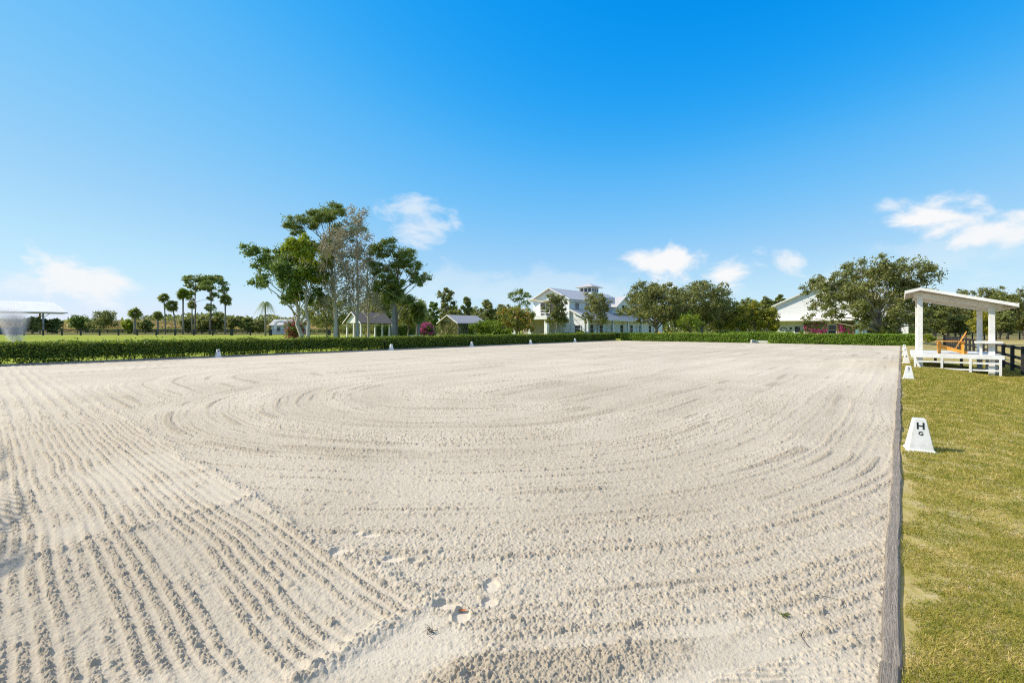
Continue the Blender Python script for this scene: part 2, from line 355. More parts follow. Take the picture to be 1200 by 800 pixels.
# grass blades of the near lawn: nobody could count them
def grass_blades():
    n = 330000
    Y = 1.7 + 24 * rng.random(n * 3) ** 1.35; t = .80 + .62 * rng.random(n * 3)
    X = Y * t
    a = -CS * X + SN * Y; b = SN * X + CS * Y
    d = fbm(X * .9, Y * .9, 131, 4); d2 = fbm(X * 4, Y * 4, 137, 3)
    keep = (a < -.005) & (rng.random(len(X)) < ss(-a + .5 * (d2 - .5), -.06, .14) * (.50 + .9 * ss(.4 * d + .6 * d2, .36, .56)) )
    X, Y, a, b, d = [q[keep][:n] for q in (X, Y, a, b, d)]
    n = len(X)
    z = lawn_z(a, b) - .004
    sc = np.clip(Y / 5.0, .7, 3.2)
    hgt = (.012 + .022 * rng.random(n) ** 1.5) * (.8 + .2 * sc); w = (.0022 + .0024 * rng.random(n)) * sc
    an = rng.random(n) * 6.283; lean = rng.normal(0, .8, (n, 2)) * hgt[:, None] * .9
    dx, dy = np.cos(an) * w, np.sin(an) * w
    V = np.empty((n, 3, 3))
    z = z + .035
    V[:, 0] = np.stack([X - dx, Y - dy, z], 1); V[:, 1] = np.stack([X + dx, Y + dy, z], 1)
    V[:, 2] = np.stack([X + lean[:, 0], Y + lean[:, 1], z + hgt], 1)
    Fq = np.arange(n * 3).reshape(n, 3)
    m = leafmat('lawn_blade', (.14, .19, .010), (.38, .32, .05), (.70, .54, .22), .3)
    nt = m.node_tree; rp_ = [x for x in nt.nodes if x.type == 'VALTORGB'][0]; g_ = [x for x in nt.nodes if x.type == 'NEW_GEOMETRY'][0]
    tc_ = nd(nt, 'ShaderNodeTexCoord'); no_ = nd(nt, 'ShaderNodeTexNoise'); no_.inputs['Scale'].default_value = 3.2; no_.inputs['Detail'].default_value = 5; no_.inputs['Roughness'].default_value = .7
    m1 = nd(nt, 'ShaderNodeMath', operation='MULTIPLY_ADD'); m1.inputs[1].default_value = 2.1; m1.inputs[2].default_value = -.86
    m2 = nd(nt, 'ShaderNodeMath', operation='MULTIPLY_ADD'); m2.inputs[1].default_value = .65
    nt.links.new(tc_.outputs['Object'], no_.inputs['Vector']); nt.links.new(no_.outputs['Fac'], m1.inputs[0]); nt.links.new(g_.outputs['Random Per Island'], m2.inputs[0]); nt.links.new(m1.outputs[0], m2.inputs[2]); nt.links.new(m2.outputs[0], rp_.inputs[0])
    tag(npmesh('grass', V.reshape(-1, 3), Fq, m), 'short patchy grass growing over the side lawn', 'grass', kind='stuff')
grass_blades()

# ------------------------------------------------------------------ timber edging
M['timber'] = mat('weathered_timber', (.36, .30, .235), (.17, .14, .11), 7, .9, .9, 26, (14, .6, 4), thr=(.3, .7))
_nt = M['timber'].node_tree; _p = _nt.nodes['Principled BSDF']; _src = _p.inputs['Base Color'].links[0].from_socket
_oi = nd(_nt, 'ShaderNodeObjectInfo'); _hs = nd(_nt, 'ShaderNodeHueSaturation'); _mr = nd(_nt, 'ShaderNodeMapRange'); _mr.inputs['To Min'].default_value = .75; _mr.inputs['To Max'].default_value = 1.2
_nt.links.new(_oi.outputs['Random'], _mr.inputs[0]); _nt.links.new(_mr.outputs[0], _hs.inputs['Value']); _nt.links.new(_src, _hs.inputs['Color']); _nt.links.new(_hs.outputs[0], _p.inputs['Base Color'])
TL = 3.6
nt_ = 0
b = -4.1
labels = {1: 'weathered grey edging timber running out of the bottom of the photo', 2: 'weathered edging timber passing in front of the H marker'}
while b < L1 - 1:
    mb = MB(); ln = min(TL, L1 - b); n = 24; w = .088
    vs = []; prof = ((0, -.2), (0, .045), (.012, .058), (w - .012, .058), (w, .045), (w, -.2))
    ph = random.random() * 9
    for i in range(n + 1):
        y = ln * i / n - (.0 if i < n else .012); wob = .006 * math.sin(y * 1.9 + ph) + .004 * math.sin(y * 5 + ph)
        for x, z in prof: vs.append((x + wob, y, z + (.006 * math.sin(y * 2.3 + ph * 2) + random.uniform(-.003, .003) if z > 0 else 0)))
    k = len(prof)
    fs = [(i * k + j, i * k + (j + 1) % k, (i + 1) * k + (j + 1) % k, (i + 1) * k + j) for i in range(n) for j in range(k)]
    fs += [tuple(range(k))[::-1], tuple(range(n * k, n * k + k))]
    mb.add(vs, fs); o = mb.build('edging_timber', 'timber')
    x, y = ab(.088, b); o.location = (x, y, random.uniform(-.008, .008)); o.rotation_euler = (0, 0, AX + random.uniform(-.002, .002))
    tag(o, labels.get(nt_, 'weathered grey timber laid end to end along the arena, past the H marker'), 'edging timber', 'timbers along the right side of the arena')
    if nt_ == 0: tag(o, 'weathered grey edging timber lying beside the camera')
    nt_ += 1; b += TL
# long low board under the left hedge and along the far end
mb = MB(); mb.box(-.06, .06, -8, L1 + .2, -.1, .10)
o = mb.build('border_board', 'timber'); x, y = ab(W + .06, 0); o.location = (x, y, 0); o.rotation_euler = (0, 0, AX)
tag(o, 'low grey board along the foot of the long left hedge', 'border board')

# ------------------------------------------------------------------ hedges
def leaves(pos, size, nrm=None, asp=.55, flat=0.0):
    """one folded diamond per position, random turn; nrm biases the facing"""
    n = len(pos)
    d = rng.normal(size=(n, 3)); d /= np.linalg.norm(d, axis=1)[:, None]
    t = rng.normal(size=(n, 3))
    if nrm is not None: t = t * .8 + nrm
    t -= (t * d).sum(1)[:, None] * d; t /= np.linalg.norm(t, axis=1)[:, None] + 1e-9
    s = np.cross(d, t)
    sz = (np.asarray(size) * np.ones(n))[:, None]
    V = np.empty((n, 4, 3))
    V[:, 0] = pos - d * sz; V[:, 1] = pos + s * sz * asp + t * sz * .12; V[:, 2] = pos + d * sz; V[:, 3] = pos - s * sz * asp + t * sz * .12
    return V.reshape(-1, 3), np.arange(n * 4).reshape(n, 4)
def hedge(name, label, A, B, depth, h, m, zbase=.0, dens=420, lsize=.05, gap=.0, group=None, stems=True, cap=60000):
    """straight clipped hedge from A to B (ground points of its front face)"""
    A, B = Vector((*A, 0)), Vector((*B, 0)); ln = (B - A).length
    root = thing(name, label, 'hedge', (A.x, A.y, zbase), math.atan2(B.y - A.y, B.x - A.x), group)
    area = ln * (h * 2 + depth); n = int(min(cap, dens * area))
    # distance along, thinning out with distance is not needed: leaf size grows a little instead
    s = rng.random(n) * ln; q = rng.random(n) * (2 * h + depth)
    y = np.where(q < h, 0, np.where(q < h + depth, q - h, depth)); z = np.where(q < h, q, np.where(q < h + depth, h, q - h - depth))
    bul = .15 * (fbm(s * 1.1, z * 1.6 + y, 141, 3) - .5) * 2
    nx = np.zeros((n, 3)); nx[:, 1] = np.where(q < h, -1, np.where(q < h + depth, 0, 1)); nx[:, 2] = np.where((q >= h) & (q < h + depth), 1, .3)
    pos = np.stack([s, y, z], 1) + nx * (bul - .04 + rng.normal(0, .045, n))[:, None]
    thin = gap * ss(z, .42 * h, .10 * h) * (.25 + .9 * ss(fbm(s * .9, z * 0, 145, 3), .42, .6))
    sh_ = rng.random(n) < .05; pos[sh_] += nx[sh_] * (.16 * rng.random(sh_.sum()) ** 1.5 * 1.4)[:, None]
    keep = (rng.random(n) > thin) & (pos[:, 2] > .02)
    pos = pos[keep]; nx = nx[keep]
    V, Fq = leaves(pos, lsize * (.7 + .6 * rng.random(len(pos))), nx)
    npmesh('foliage', V, Fq, M[m], root)
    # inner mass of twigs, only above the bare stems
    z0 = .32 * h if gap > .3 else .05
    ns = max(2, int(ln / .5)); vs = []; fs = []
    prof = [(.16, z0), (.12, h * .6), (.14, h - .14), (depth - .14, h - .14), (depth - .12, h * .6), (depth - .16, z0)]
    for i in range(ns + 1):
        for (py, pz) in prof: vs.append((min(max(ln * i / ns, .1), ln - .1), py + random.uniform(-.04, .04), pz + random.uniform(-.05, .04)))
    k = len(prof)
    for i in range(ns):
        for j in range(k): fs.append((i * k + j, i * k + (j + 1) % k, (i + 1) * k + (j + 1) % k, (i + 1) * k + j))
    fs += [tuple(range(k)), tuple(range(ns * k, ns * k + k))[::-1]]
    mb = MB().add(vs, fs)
    if stems:
        x = .2
        while x < ln:
            y0 = depth * random.uniform(.35, .65)
            for _ in range(2):
                mb.tube([(x, y0, 0), (x + random.uniform(-.12, .12), y0 + random.uniform(-.1, .1), h * .3), (x + random.uniform(-.25, .25), y0 + random.uniform(-.2, .2), h * .6)], [.018, .014, .008], 4)
            x += random.uniform(.4, .75)
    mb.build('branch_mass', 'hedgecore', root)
    return root
HL = W + .28
hedge('hedge', 'long clipped dark hedge along the left side of the arena, its near bare stemmed half', ab(HL, 1.5 - 16), ab(HL, 22), .85, 1.07, 'hedge', dens=700, lsize=.055, gap=.8, cap=90000)
hedge('hedge', 'long clipped hedge on the left, its denser far half before the big white house', ab(HL, 22.1), ab(HL, L1 + .2), .9, 1.08, 'hedge', dens=520, lsize=.062, gap=.25, cap=70000, stems=False)
FB = L1 + .3
hedge('hedge', 'sunlit bright green hedge across the far end, left of the white gap', ab(W - .4, FB), ab(14.6, FB), .9, 1.12, 'hedgebright', dens=520, lsize=.065, stems=False)
hedge('hedge', 'sunlit bright green hedge across the far end in front of the gabled barn', ab(12.3, FB - .1), ab(-1.1, FB - .1), .9, 1.16, 'hedgebright', dens=560, lsize=.065, stems=False)
hedge('hedge', 'low bright hedge further back, seen over the gap of the end hedge', ab(21, FB + 9), ab(11.2, FB + 9), .9, 1.25, 'hedgebright', dens=380, lsize=.075, stems=False)

# white low entry kerb in the gap
mb = MB(); mb.box(0, .18, 0, 1.3, 0, .42).box(.18, 1.7, 1.1, 1.3, 0, .30)
o = mb.build('entry_kerb', 'concrete', bevel=.02); x, y = ab(14.3, FB - .25); o.location = (x, y, .0); o.rotation_euler = (0, 0, AX)
tag(o, 'low white corner kerb in the gap between the end hedges', 'kerb')

# ------------------------------------------------------------------ dressage letter markers
def frustum(mb, w0, d0, w1, d1, z0, z1):
    mb.add([(-w0, -d0, z0), (w0, -d0, z0), (w0, d0, z0), (-w0, d0, z0), (-w1, -d1, z1), (w1, -d1, z1), (w1, d1, z1), (-w1, d1, z1)],
           [(0, 3, 2, 1), (4, 5, 6, 7), (0, 1, 5, 4), (1, 2, 6, 5), (2, 3, 7, 6), (3, 0, 4, 7)])
def textmesh(txt, size):
    c = bpy.data.curves.new('letter', 'FONT'); c.body = txt; c.size = size; c.align_x = 'CENTER'; c.align_y = 'CENTER'; c.extrude = .002; c.offset = size * .018
    o = bpy.data.objects.new('letter', c); COL.objects.link(o)
    bpy.context.view_layer.update()
    me = bpy.data.meshes.new_from_object(o.evaluated_get(bpy.context.evaluated_depsgraph_get()))
    bpy.data.objects.remove(o); me.name = 'letter'; return me
mb = MB(); frustum(mb, .142, .142, .068, .068, .05, .485); body_me = mb
mbf = MB(); frustum(mbf, .192, .192, .184, .184, 0, .03); frustum(mbf, .165, .165, .145, .145, .031, .06)
proto = None
def marker(loc, rz, label, letters, s=1.0, tilt=0.0):
    global proto
    if proto is None:
        r = thing('dressage_marker', label, 'arena marker', loc, rz, 'letter markers around the arena')
        body_me.build('body', 'marker', r, bevel=.008); mbf.build('base', 'marker', r, bevel=.008)
        proto = r
    else:
        r = thing('dressage_marker', label, 'arena marker', loc, rz, 'letter markers around the arena')
        for ch in proto.children:
            if ch.name.split('.')[0] in ('body', 'base'):
                c = ch.copy(); COL.objects.link(c); c.parent = r
    sl = math.atan2(.074, .435)
    for ch, z, size in letters:
        o = link('letter', textmesh(ch, size), 'letter', r)
        y = -(.142 - (z - .05) * .074 / .435) - .003
        o.location = (0, y, z); o.rotation_euler = (math.pi / 2 - sl, 0, 0)
    r.scale = (s, s, s); r.rotation_euler = (tilt, 0, rz)
    return r
def gz(a, b): return float(lawn_z(np.array(a), np.array(b)))
bS = 18.2
for b, lab, ls, da in ((8.95, 'nearest white arena marker with black H above a small G', (('H', .385, .135), ('G', .282, .075)), .10),
                   (21.4, 'second white arena marker, lettered S, beside the judge stand', (('S', .385, .135), ('I', .282, .075)), .10),
                   (30.8, 'third white arena marker down the right side, partly behind the S marker', (('E', .385, .135),), .10),
                   (40.2, 'fourth white arena marker down the right side', (('V', .385, .135),), .10),
                   (49.6, 'farthest white arena marker on the right, before the end hedge', (('K', .385, .135),), .10)):
    x, y = ab(-da - .10, b); marker((x, y, gz(-da, b) + .002), AX + R(9 if b < 12 else 4), lab, ls)
for b, lab, ls in ((9.6, 'white marker at the foot of the hedge, nearest one on the left side', (('M', .385, .135),)),
                   (22.2, 'white marker by the hedge below the magenta bush', ()),
                   (31.5, 'white marker by the hedge below the flame coloured tree', ()),
                   (40.9, 'white marker by the hedge below the white house balcony', ()),
                   (50.2, 'white marker by the hedge below the staked tree', ())):
    x, y = ab(W - .42, b); marker((x, y, .012), AX + R(90 + 0), lab, ls, 1.05)

# ------------------------------------------------------------------ adirondack chair
def adirondack(label, loc, rz, group):
    r = thing('adirondack_chair', label, 'garden chair', loc, rz, group)
    for s in (-1, 1):
        MB().bar((-.74, s * .30, 0), (-.74, s * .30, .545), .10, .03, (0, 1, 0)).build('front_leg', 'orange', r, bevel=.004)
        MB().bar((-.80, s * .265, .335), (.17, s * .265, .045), .028, .14).build('seat_rail', 'orange', r, bevel=.004)
        MB().bar((.02, s * .33, 0), (.02, s * .33, .545), .09, .03, (0, 1, 0)).build('rear_leg', 'orange', r, bevel=.004)
        MB().box(-.86, .06, s * .36 - .075, s * .36 + .075, .548, .574).build('armrest', 'orange', r, bevel=.006)
    mb = MB()
    for k in range(7):
        t = k / 6; x = -.79 + .56 * t; z = .41 - .165 * t
        mb.bar((x, -.29, z), (x, .29, z), .075, .022)
    mb.build('seat', 'orange', r, bevel=.003)
    mb = MB(); tops = (.94, .985, 1.02, 1.03, 1.02, .985, .94)
    for k in range(7):
        y = (k - 3); zt = tops[k]
        mb.bar((-.22, y * .078, .20), (-.22 + .37 * (zt - .2) / .8, y * .092, zt), .075, .022, (1, 0, .4))
    mb.bar((.085, -.34, .53), (.085, .34, .53), .03, .07); mb.bar((.14, -.24, .80), (.14, .24, .80), .025, .06)
    mb.build('backrest', 'orange', r, bevel=.003)
    return r

# ------------------------------------------------------------------ judge stand
SX, SY = 18.83, 21.0
st = thing('judge_stand', 'white open viewing stand with sloping roof and raised deck on the lawn', 'viewing stand', (SX, SY, 0), AX)
DK = .66
wood = 'white'
MB().box(-.28, 2.62, -.22, 4.3, DK - .05, DK).build('deck', 'white', st)
mb = MB(); mb.box(-.30, 2.64, -.25, -.222, DK - .17, DK + .01); mb.box(-.30, -.27, -.22, 4.3, DK - .17, DK - .003); mb.box(2.622, 2.65, -.22, 4.3, DK - .17, DK - .003); mb.build('deck_fascia', wood, st)
for x, y, zt in ((0, 0, 3.30), (2.29, 0, 2.70), (0, 4.0, 3.30), (2.29, 4.0, 2.70)):
    MB().box(x - .095, x + .095, y - .095, y + .095, -.26, zt).build('post', wood, st, bevel=.01)
# roof: short slope over the arena side, long slope behind
yf, yb = -.55, 4.6
rp = [(-.5, 3.42), (0, 3.55), (2.98, 2.72), (2.98, 2.82), (0, 3.65), (-.5, 3.52)]
MB().prism(rp, 'y', yf, yb).build('roof', wood, st)
mb = MB(); mb.prism([(-.52, 3.40), (0, 3.53), (3.0, 2.69), (3.0, 2.825), (0, 3.66), (-.52, 3.535)], 'y', yf - .035, yf - .002); mb.prism([(-.52, 3.40), (0, 3.53), (3.0, 2.69), (3.0, 2.825), (0, 3.66), (-.52, 3.535)], 'y', yb + .002, yb + .035)
mb.box(-.535, -.503, yf, yb, 3.38, 3.55); mb.box(2.983, 3.015, yf, yb, 2.67, 2.85)
mb.build('fascia', wood, st)
MB().prism([(-.48, 3.395), (0, 3.52), (2.96, 2.695), (2.96, 2.715), (0, 3.545), (-.48, 3.415)], 'y', yf + .005, yb - .005).build('soffit', 'soffit', st)
mb = MB()
for y in (0, 4.0): mb.bar((-.2, y, 3.40), (2.6, y, 2.72), .16, .20)
for k in range(5): mb.bar((-.1, .7 + .75 * k, 3.445), (2.9, .7 + .75 * k, 2.66), .045, .10)
mb.build('beam', wood, st)
# railing skirt in front and at the side of the deck
mb = MB()
for z, xs in ((.40, -.13), (.10, -.05)): mb.box(xs, 2.55, -.24, -.20, z - .25 * .5, z - .25 * .5 + .075)
for x in (-.18, .72, 1.62, 2.52): mb.box(x - .04, x + .04, -.262, -.222, -.22 if x > 1 else -.10, DK - .172)
mb.bar((-.2, -.24, .45), (.02, -.24, -.03), .04, .08)
mb.build('skirt_rail', wood, st)
mb = MB()
for y in (.9, 1.9, 2.9, 3.9):
    mb.box(2.49, 2.57, y - .04, y + .04, -.24, DK - .172)
mb.box(2.51, 2.55, -.18, 4.0, .27, .345).box(2.51, 2.55, -.18, 4.0, -.03, .045)
mb.build('side_rail', wood, st)
for x in (.6, 1.5): MB().box(x - .05, x + .05, 1.9, 2.0, -.25, DK - .052).build('footing', 'timber', st)
MB().box(1.78, 2.60, -.34, .22, DK + .50, DK + .60).build('shelf', wood, st, bevel=.01)
MB().box(1.93, 2.01, .02, .10, DK, DK + .499).build('shelf_leg', wood, st)
cx, cy = SX + CS * 1.42 + SN * .8, SY - SN * 1.42 + CS * .8
CH = adirondack('orange wooden adirondack chair on the white viewing stand', (cx, cy, DK), AX, 'orange garden chairs')

# ------------------------------------------------------------------ fences
def fence(name, label, A, B, h=1.35, step=2.6, rails=4, z=0.0, pw=.13, thick=(), group=None, zf=None):
    A, B = Vector((*A, 0)), Vector((*B, 0)); ln = (B - A).length
    r = thing(name, label, 'fence', (A.x, A.y, z), math.atan2(B.y - A.y, B.x - A.x), group)
    n = max(1, round(ln / step)); pm = None
    for i in range(n + 1):
        x = ln * i / n; w = pw * (2.0 if i in thick or (i - n) in thick else 1)
        j = random.uniform(-.03, .03)
        MB().box(x - w / 2, x + w / 2, -w / 2, w / 2, -.25, h + .05 + j).build('post', 'black', r)
    for k in range(rails):
        zz = h * (.22 + .74 * k / max(1, rails - 1)); mb = MB()
        for i in range(n):
            x0, x1 = ln * i / n, ln * (i + 1) / n
            mb.bar((x0 + .006, -pw / 2 - .022, zz + random.uniform(-.012, .012)), (x1 - .006, -pw / 2 - .022, zz + random.uniform(-.012, .012)), .035, .135)
        mb.build('rail', 'black', r)
    return r
fence('board_fence', 'black board fence running away behind the white viewing stand', ab(-4.05, 24.5), ab(-4.05, 78), 1.2, 2.6, 3, z=-.25)
fence('board_fence', 'black four board fence crossing the field under the right hand trees', at(1082, 80), at(1300, 86), 1.4, 2.5, 4, z=-.28, pw=.15)
FY = 122.
fence('paddock_fence', 'long black paddock fence at left, from the covered arena to the open gateway', at(-60, FY), at(293.5, FY), 1.5, 5.0, 3, pw=.28, thick=(-1,))
fence('paddock_fence', 'short black paddock fence right of the gateway, behind the crimson bush', at(317, FY), at(386, FY), 1.5, 5.0, 3, pw=.28, thick=(0,))
fence('paddock_fence', 'farther thin black fence before the dry meadow', at(20, 185), at(320, 185), 1.5, 6.0, 3, pw=.22)

# ------------------------------------------------------------------ trees
def crown_from(clumps, n, size, m, root, flat=.75, shell=.45, asp=.5, up=.5):
    n = int(n * 1.75)
    """leaf faces spread through overlapping clumps; clumps = [(x,y,z,r)]"""
    ex = [(*q_, 1.0) for q_ in clumps]
    for q_ in clumps:
        for _ in range(6):
            d_ = rng.normal(size=3); d_ /= np.linalg.norm(d_); r_ = q_[3]
            ex.append((q_[0] + d_[0] * r_, q_[1] + d_[1] * r_, q_[2] + d_[2] * r_ * flat, r_ * rng.uniform(.25, .5), 2.6))
    ex = np.array(ex); c = ex[:, :4]; w = c[:, 3] ** 2.0 * ex[:, 4]; w /= w.sum()
    k = rng.choice(len(c), n, p=w)
    d = rng.normal(size=(n, 3)); d /= np.linalg.norm(d, axis=1)[:, None]
    rr = rng.random(n) ** shell * (1.12 + .26 * rng.normal(size=n))
    off = d * rr[:, None] * c[k, 3][:, None]; off[:, 2] *= flat
    pos = c[k, :3] + off
    nrm = d.copy(); nrm[:, 2] += up
    V, Fq = leaves(pos, size * (.6 + .8 * rng.random(n)), nrm, asp)
    return npmesh('crown', V, Fq, M[m] if isinstance(m, str) else m, root)
def limb(mb, p, q, r0, r1, bend=.12, n=5, sides=5):
    p, q = Vector(p), Vector(q); ln = (q - p).length
    o = Vector((random.uniform(-1, 1), random.uniform(-1, 1), random.uniform(-.2, 1))) * ln * bend
    pts = [p.lerp(q, i / n) + o * math.sin(math.pi * i / n) for i in range(n + 1)]
    mb.tube(pts, [r0 + (r1 - r0) * i / n for i in range(n + 1)], sides)
def wander(base, top, n, amp):
    pts = []
    for i in range(n + 1):
        t = i / n; k = math.sin(math.pi * t)
        pts.append((base[0] + (top[0] - base[0]) * t + random.uniform(-amp, amp) * k, base[1] + (top[1] - base[1]) * t + random.uniform(-amp, amp) * k, base[2] + (top[2] - base[2]) * t))
    return pts
def tree(name, label, px, Y, clumps, tr, n=3000, size=.22, leaf='oak', bark='trunk', group=None, flat=.75, shell=.45, fork=.45, cat='tree', dx=0, z0=0.0, zt=None, asp=.5, lean=0):
    """clumps in metres about the trunk foot"""
    x, y = at(px, Y); root = thing(name, label, cat, (x, y, z0), 0, group)
    zs = [c[2] for c in clumps]; zmax = max(c[2] + c[3] * .3 for c in clumps) * (.72 if leaf in ('oak', 'scrub', 'laurel', 'lime', 'yellowgreen') else .97)
    top = (sum(c[0] for c in clumps) / len(clumps) * .6 + lean, 0, zmax)
    mb = MB(); pts = wander((0, 0, -.2), top, 7, tr * 1.1)
    mb.tube(pts, [tr * (1.25 if i == 0 else 1 - .88 * i / 7) for i in range(8)], 8)
    for c in clumps:
        zc = min(max(c[2] * fork + random.uniform(0, .15) * c[2], .15 * zmax), zmax * .95)
        t = (zc + .2) / (zmax + .2) * 7; i = min(int(t), 6); f = t - i
        p = Vector(pts[i]).lerp(Vector(pts[i + 1]), f)
        rr = tr * (1 - .88 * t / 7) * .55
        limb(mb, p, c[:3], max(rr, .03), .02, .10)
        for _ in range(2):
            e = Vector(c[:3]) + Vector((random.gauss(0, 1), random.gauss(0, 1), random.uniform(-.2, .9))) * c[3] * .6
            limb(mb, Vector(p).lerp(Vector(c[:3]), .7), e, .03, .012, .1, 3, 4)
    mb.build('trunk', bark, root, smooth=True)
    crown_from(clumps, n, size, leaf, root, flat, shell, asp)
    return root
def blob(rx, z0, z1, k, seed, ry=None, fill=.25, cr=.42):
    """clumps over an uneven ellipsoid crown between heights z0 and z1"""
    q = random.Random(seed); out = []; zc, rz = (z0 + z1) / 2, (z1 - z0) / 2; ry = ry or rx
    for i in range(k):
        g = i * 2.39996; zz = -.75 + 1.7 * (i + .5) / k; rad = math.sqrt(max(0, 1 - zz * zz * .9))
        s = q.uniform(.55, .88) if q.random() > fill else q.uniform(.15, .5)
        r = cr * min(rx, rz * 1.1) * q.uniform(.7, 1.15)
        out.append((rx * s * rad * math.cos(g), ry * s * rad * math.sin(g), zc + (rz - r * .6) * zz, r))
    return out
def pxc(px, Y, lst, dy=2.5, seed=0):
    """clumps authored from the photograph, put at real size around a trunk at (px, Y), spread in depth"""
    q = random.Random(seed); s = Y / F
    return [((c[0] - px) * s, q.uniform(-dy, dy), hz(c[1], Y), c[2] * s * 1.3) for c in lst]

def palm_fan(label, px, Y, h, cr, leaf='palm', tr=.2, nf=34, name='cabbage_palm', group='palms', lean=0.0, skirt=0):
    if Y > 140: cr *= random.uniform(.72, .98); tr *= .78; h *= random.uniform(.97, 1.04)
    x, y = at(px, Y); root = thing(name, label, 'palm tree', (x, y, 0), 0, group)
    mb = MB(); mb.tube([(0, 0, -.2), (lean * .1, 0, h * .3), (lean * .45, 0, h * .65), (lean, 0, h)], [tr * 1.25, tr, tr * .92, tr * 1.05], 8)
    for i in range(10):
        g = i * 2.4; z = h * (.86 + .012 * i)
        mb.bar((lean, 0, z), (lean + math.cos(g) * tr * 2, math.sin(g) * tr * 2, z + .25), .05, .02)
    mb.build('trunk', 'palmbark', root, smooth=True)
    V = []; Fs = []
    for i in range(nf):
        g = i * 2.39996 + random.uniform(-.2, .2); el = -1.0 + 2.35 * (i + .5) / nf + random.uniform(-.15, .15)
        if i < skirt: el = -1.3
        d = Vector((math.cos(g) * math.cos(el), math.sin(g) * math.cos(el), math.sin(el))).normalized()
        hub = Vector((lean, 0, h)) + d * cr * random.uniform(.12, .34)
        o = len(V); s0 = d.cross(Vector((0, 0, 1))).normalized(); u0 = s0.cross(d); ro = random.uniform(-1.1, 1.1); sd = s0 * math.cos(ro) + u0 * math.sin(ro); up = sd.cross(d)
        st_ = Vector((lean, 0, h)); w = .02
        V += [st_ - sd * w, st_ + sd * w, hub + sd * w, hub - sd * w]; Fs.append((o, o + 1, o + 2, o + 3))
        for k in range(11):
            aa = (k - 5) / 5 * 1.25
            dd = (d * math.cos(aa) + sd * math.sin(aa)).normalized(); l = cr * .68 * (1 - .25 * abs(aa) / 1.25)
            e = hub + dd * l * .6 + up * .03; e2 = hub + dd * l + Vector((0, 0, -.16 * l))
            wv = dd.cross(up).normalized() * cr * .06; o = len(V)
            V += [hub, e - wv, e2, e + wv]; Fs.append((o, o + 1, o + 2, o + 3))
    MB().add(V, Fs).build('crown', leaf, root)
    return root
def palm_feather(label, px, Y, h, cr, leaf='palm', tr=.18, nf=20, name='feather_palm', group='palms', lean=0.0, X=None, droop=1.0):
    x, y = at(px, Y) if X is None else (X, Y); root = thing(name, label, 'palm tree', (x, y, 0), 0, group)
    mb = MB(); mb.tube([(0, 0, -.2), (lean * .15, 0, h * .35), (lean * .5, 0, h * .7), (lean, 0, h)], [tr * 1.3, tr, tr * .9, tr * .9], 8); mb.build('trunk', 'palmbark', root, smooth=True)
    V = []; Fs = []
    for i in range(nf):
        g = i * 2.39996; el = -.25 + 1.5 * (i + .5) / nf
        d = Vector((math.cos(g), math.sin(g), 0)); sd = Vector((-d.y, d.x, 0)); p = Vector((lean, 0, h)); v = (d * math.cos(el) + Vector((0, 0, 1)) * math.sin(el)) * cr / 9
        for k in range(11):
            q = p + v; v = v + Vector((0, 0, -.028 * cr * droop)); o = len(V); w = sd * .015
            V += [p - w, p + w, q + w, q - w]; Fs.append((o, o + 1, o + 2, o + 3))
            if k > 1:
                l = cr * .30 * math.sin(math.pi * min(1, (k + 1.5) / 12))
                for s in (-1, 1):
                    for f in (.2, .7):
                        b0 = p.lerp(q, f); tip = b0 + sd * s * l * .8 + v.normalized() * l * .5 + Vector((0, 0, -.3 * l)); o = len(V); wd = v.normalized() * cr * .018
                        V += [b0 - wd, tip, b0 + wd]; Fs.append((o, o + 1, o + 2))
            p = q
    MB().add(V, Fs).build('crown', leaf, root)
    return root
def bush(label, px, Y, w, h, leaf, n=1200, size=.12, seed=0, name='shrub', group=None, cat='shrub', z0=0.0, k=9, X=None, extra=None):
    x, y = at(px, Y) if X is None else (X, Y); root = thing(name, label, cat, (x, y, z0), 0, group)
    q = random.Random(seed + 5); cl = [(q.uniform(-1, 1) * w * .32, q.uniform(-1, 1) * w * .3, h * q.uniform(.25, .78), min(w, h) * q.uniform(.2, .34)) for _ in range(k)]
    mb = MB()
    for c in cl: limb(mb, (c[0] * .15, c[1] * .15, -.1), c[:3], .04, .012, .1, 4, 4)
    mb.build('stem', 'stem', root)
    if extra:
        crown_from(cl, int(n * .55), size, leaf, root, .85, .5); o = crown_from(cl, int(n * .45), size, extra, root, .85, .3); o.name = 'blossom'
    else: crown_from(cl, n, size, leaf, root, .85, .5)
    return root

G1 = 'trees of the tall grove behind the left hedge'
Yg = 55
tree('laurel_oak', 'dark green spreading tree leaning out at the left end of the tall grove', 353, Yg, pxc(353, Yg, [(306, 298, 8), (322, 292, 9), (300, 291, 5), (316, 310, 9), (308, 322, 6), (330, 306, 11), (343, 300, 10), (328, 322, 10), (318, 334, 7), (340, 318, 11), (334, 336, 9), (345, 345, 9), (332, 352, 6), (356, 332, 10), (368, 345, 9), (376, 352, 7), (362, 320, 9), (350, 288, 8)], 3, 1), .30, 12000, .145, 'laurel', 'palebark', G1, .7, .45, .42)
tree('broadleaf_tree', 'yellow green sunlit tree crown in front of the tall pine of the grove', 360, Yg - 1.5, pxc(360, Yg - 1.5, [(349, 276, 5), (341, 282, 5), (355, 290, 8), (364, 296, 8), (350, 300, 7), (360, 310, 9), (372, 312, 8), (354, 322, 8), (364, 328, 8), (376, 326, 7), (380, 300, 6), (343, 290, 5)], 2, 2), .24, 6500, .14, 'lime', 'palebark', G1, .75, .45, .5)
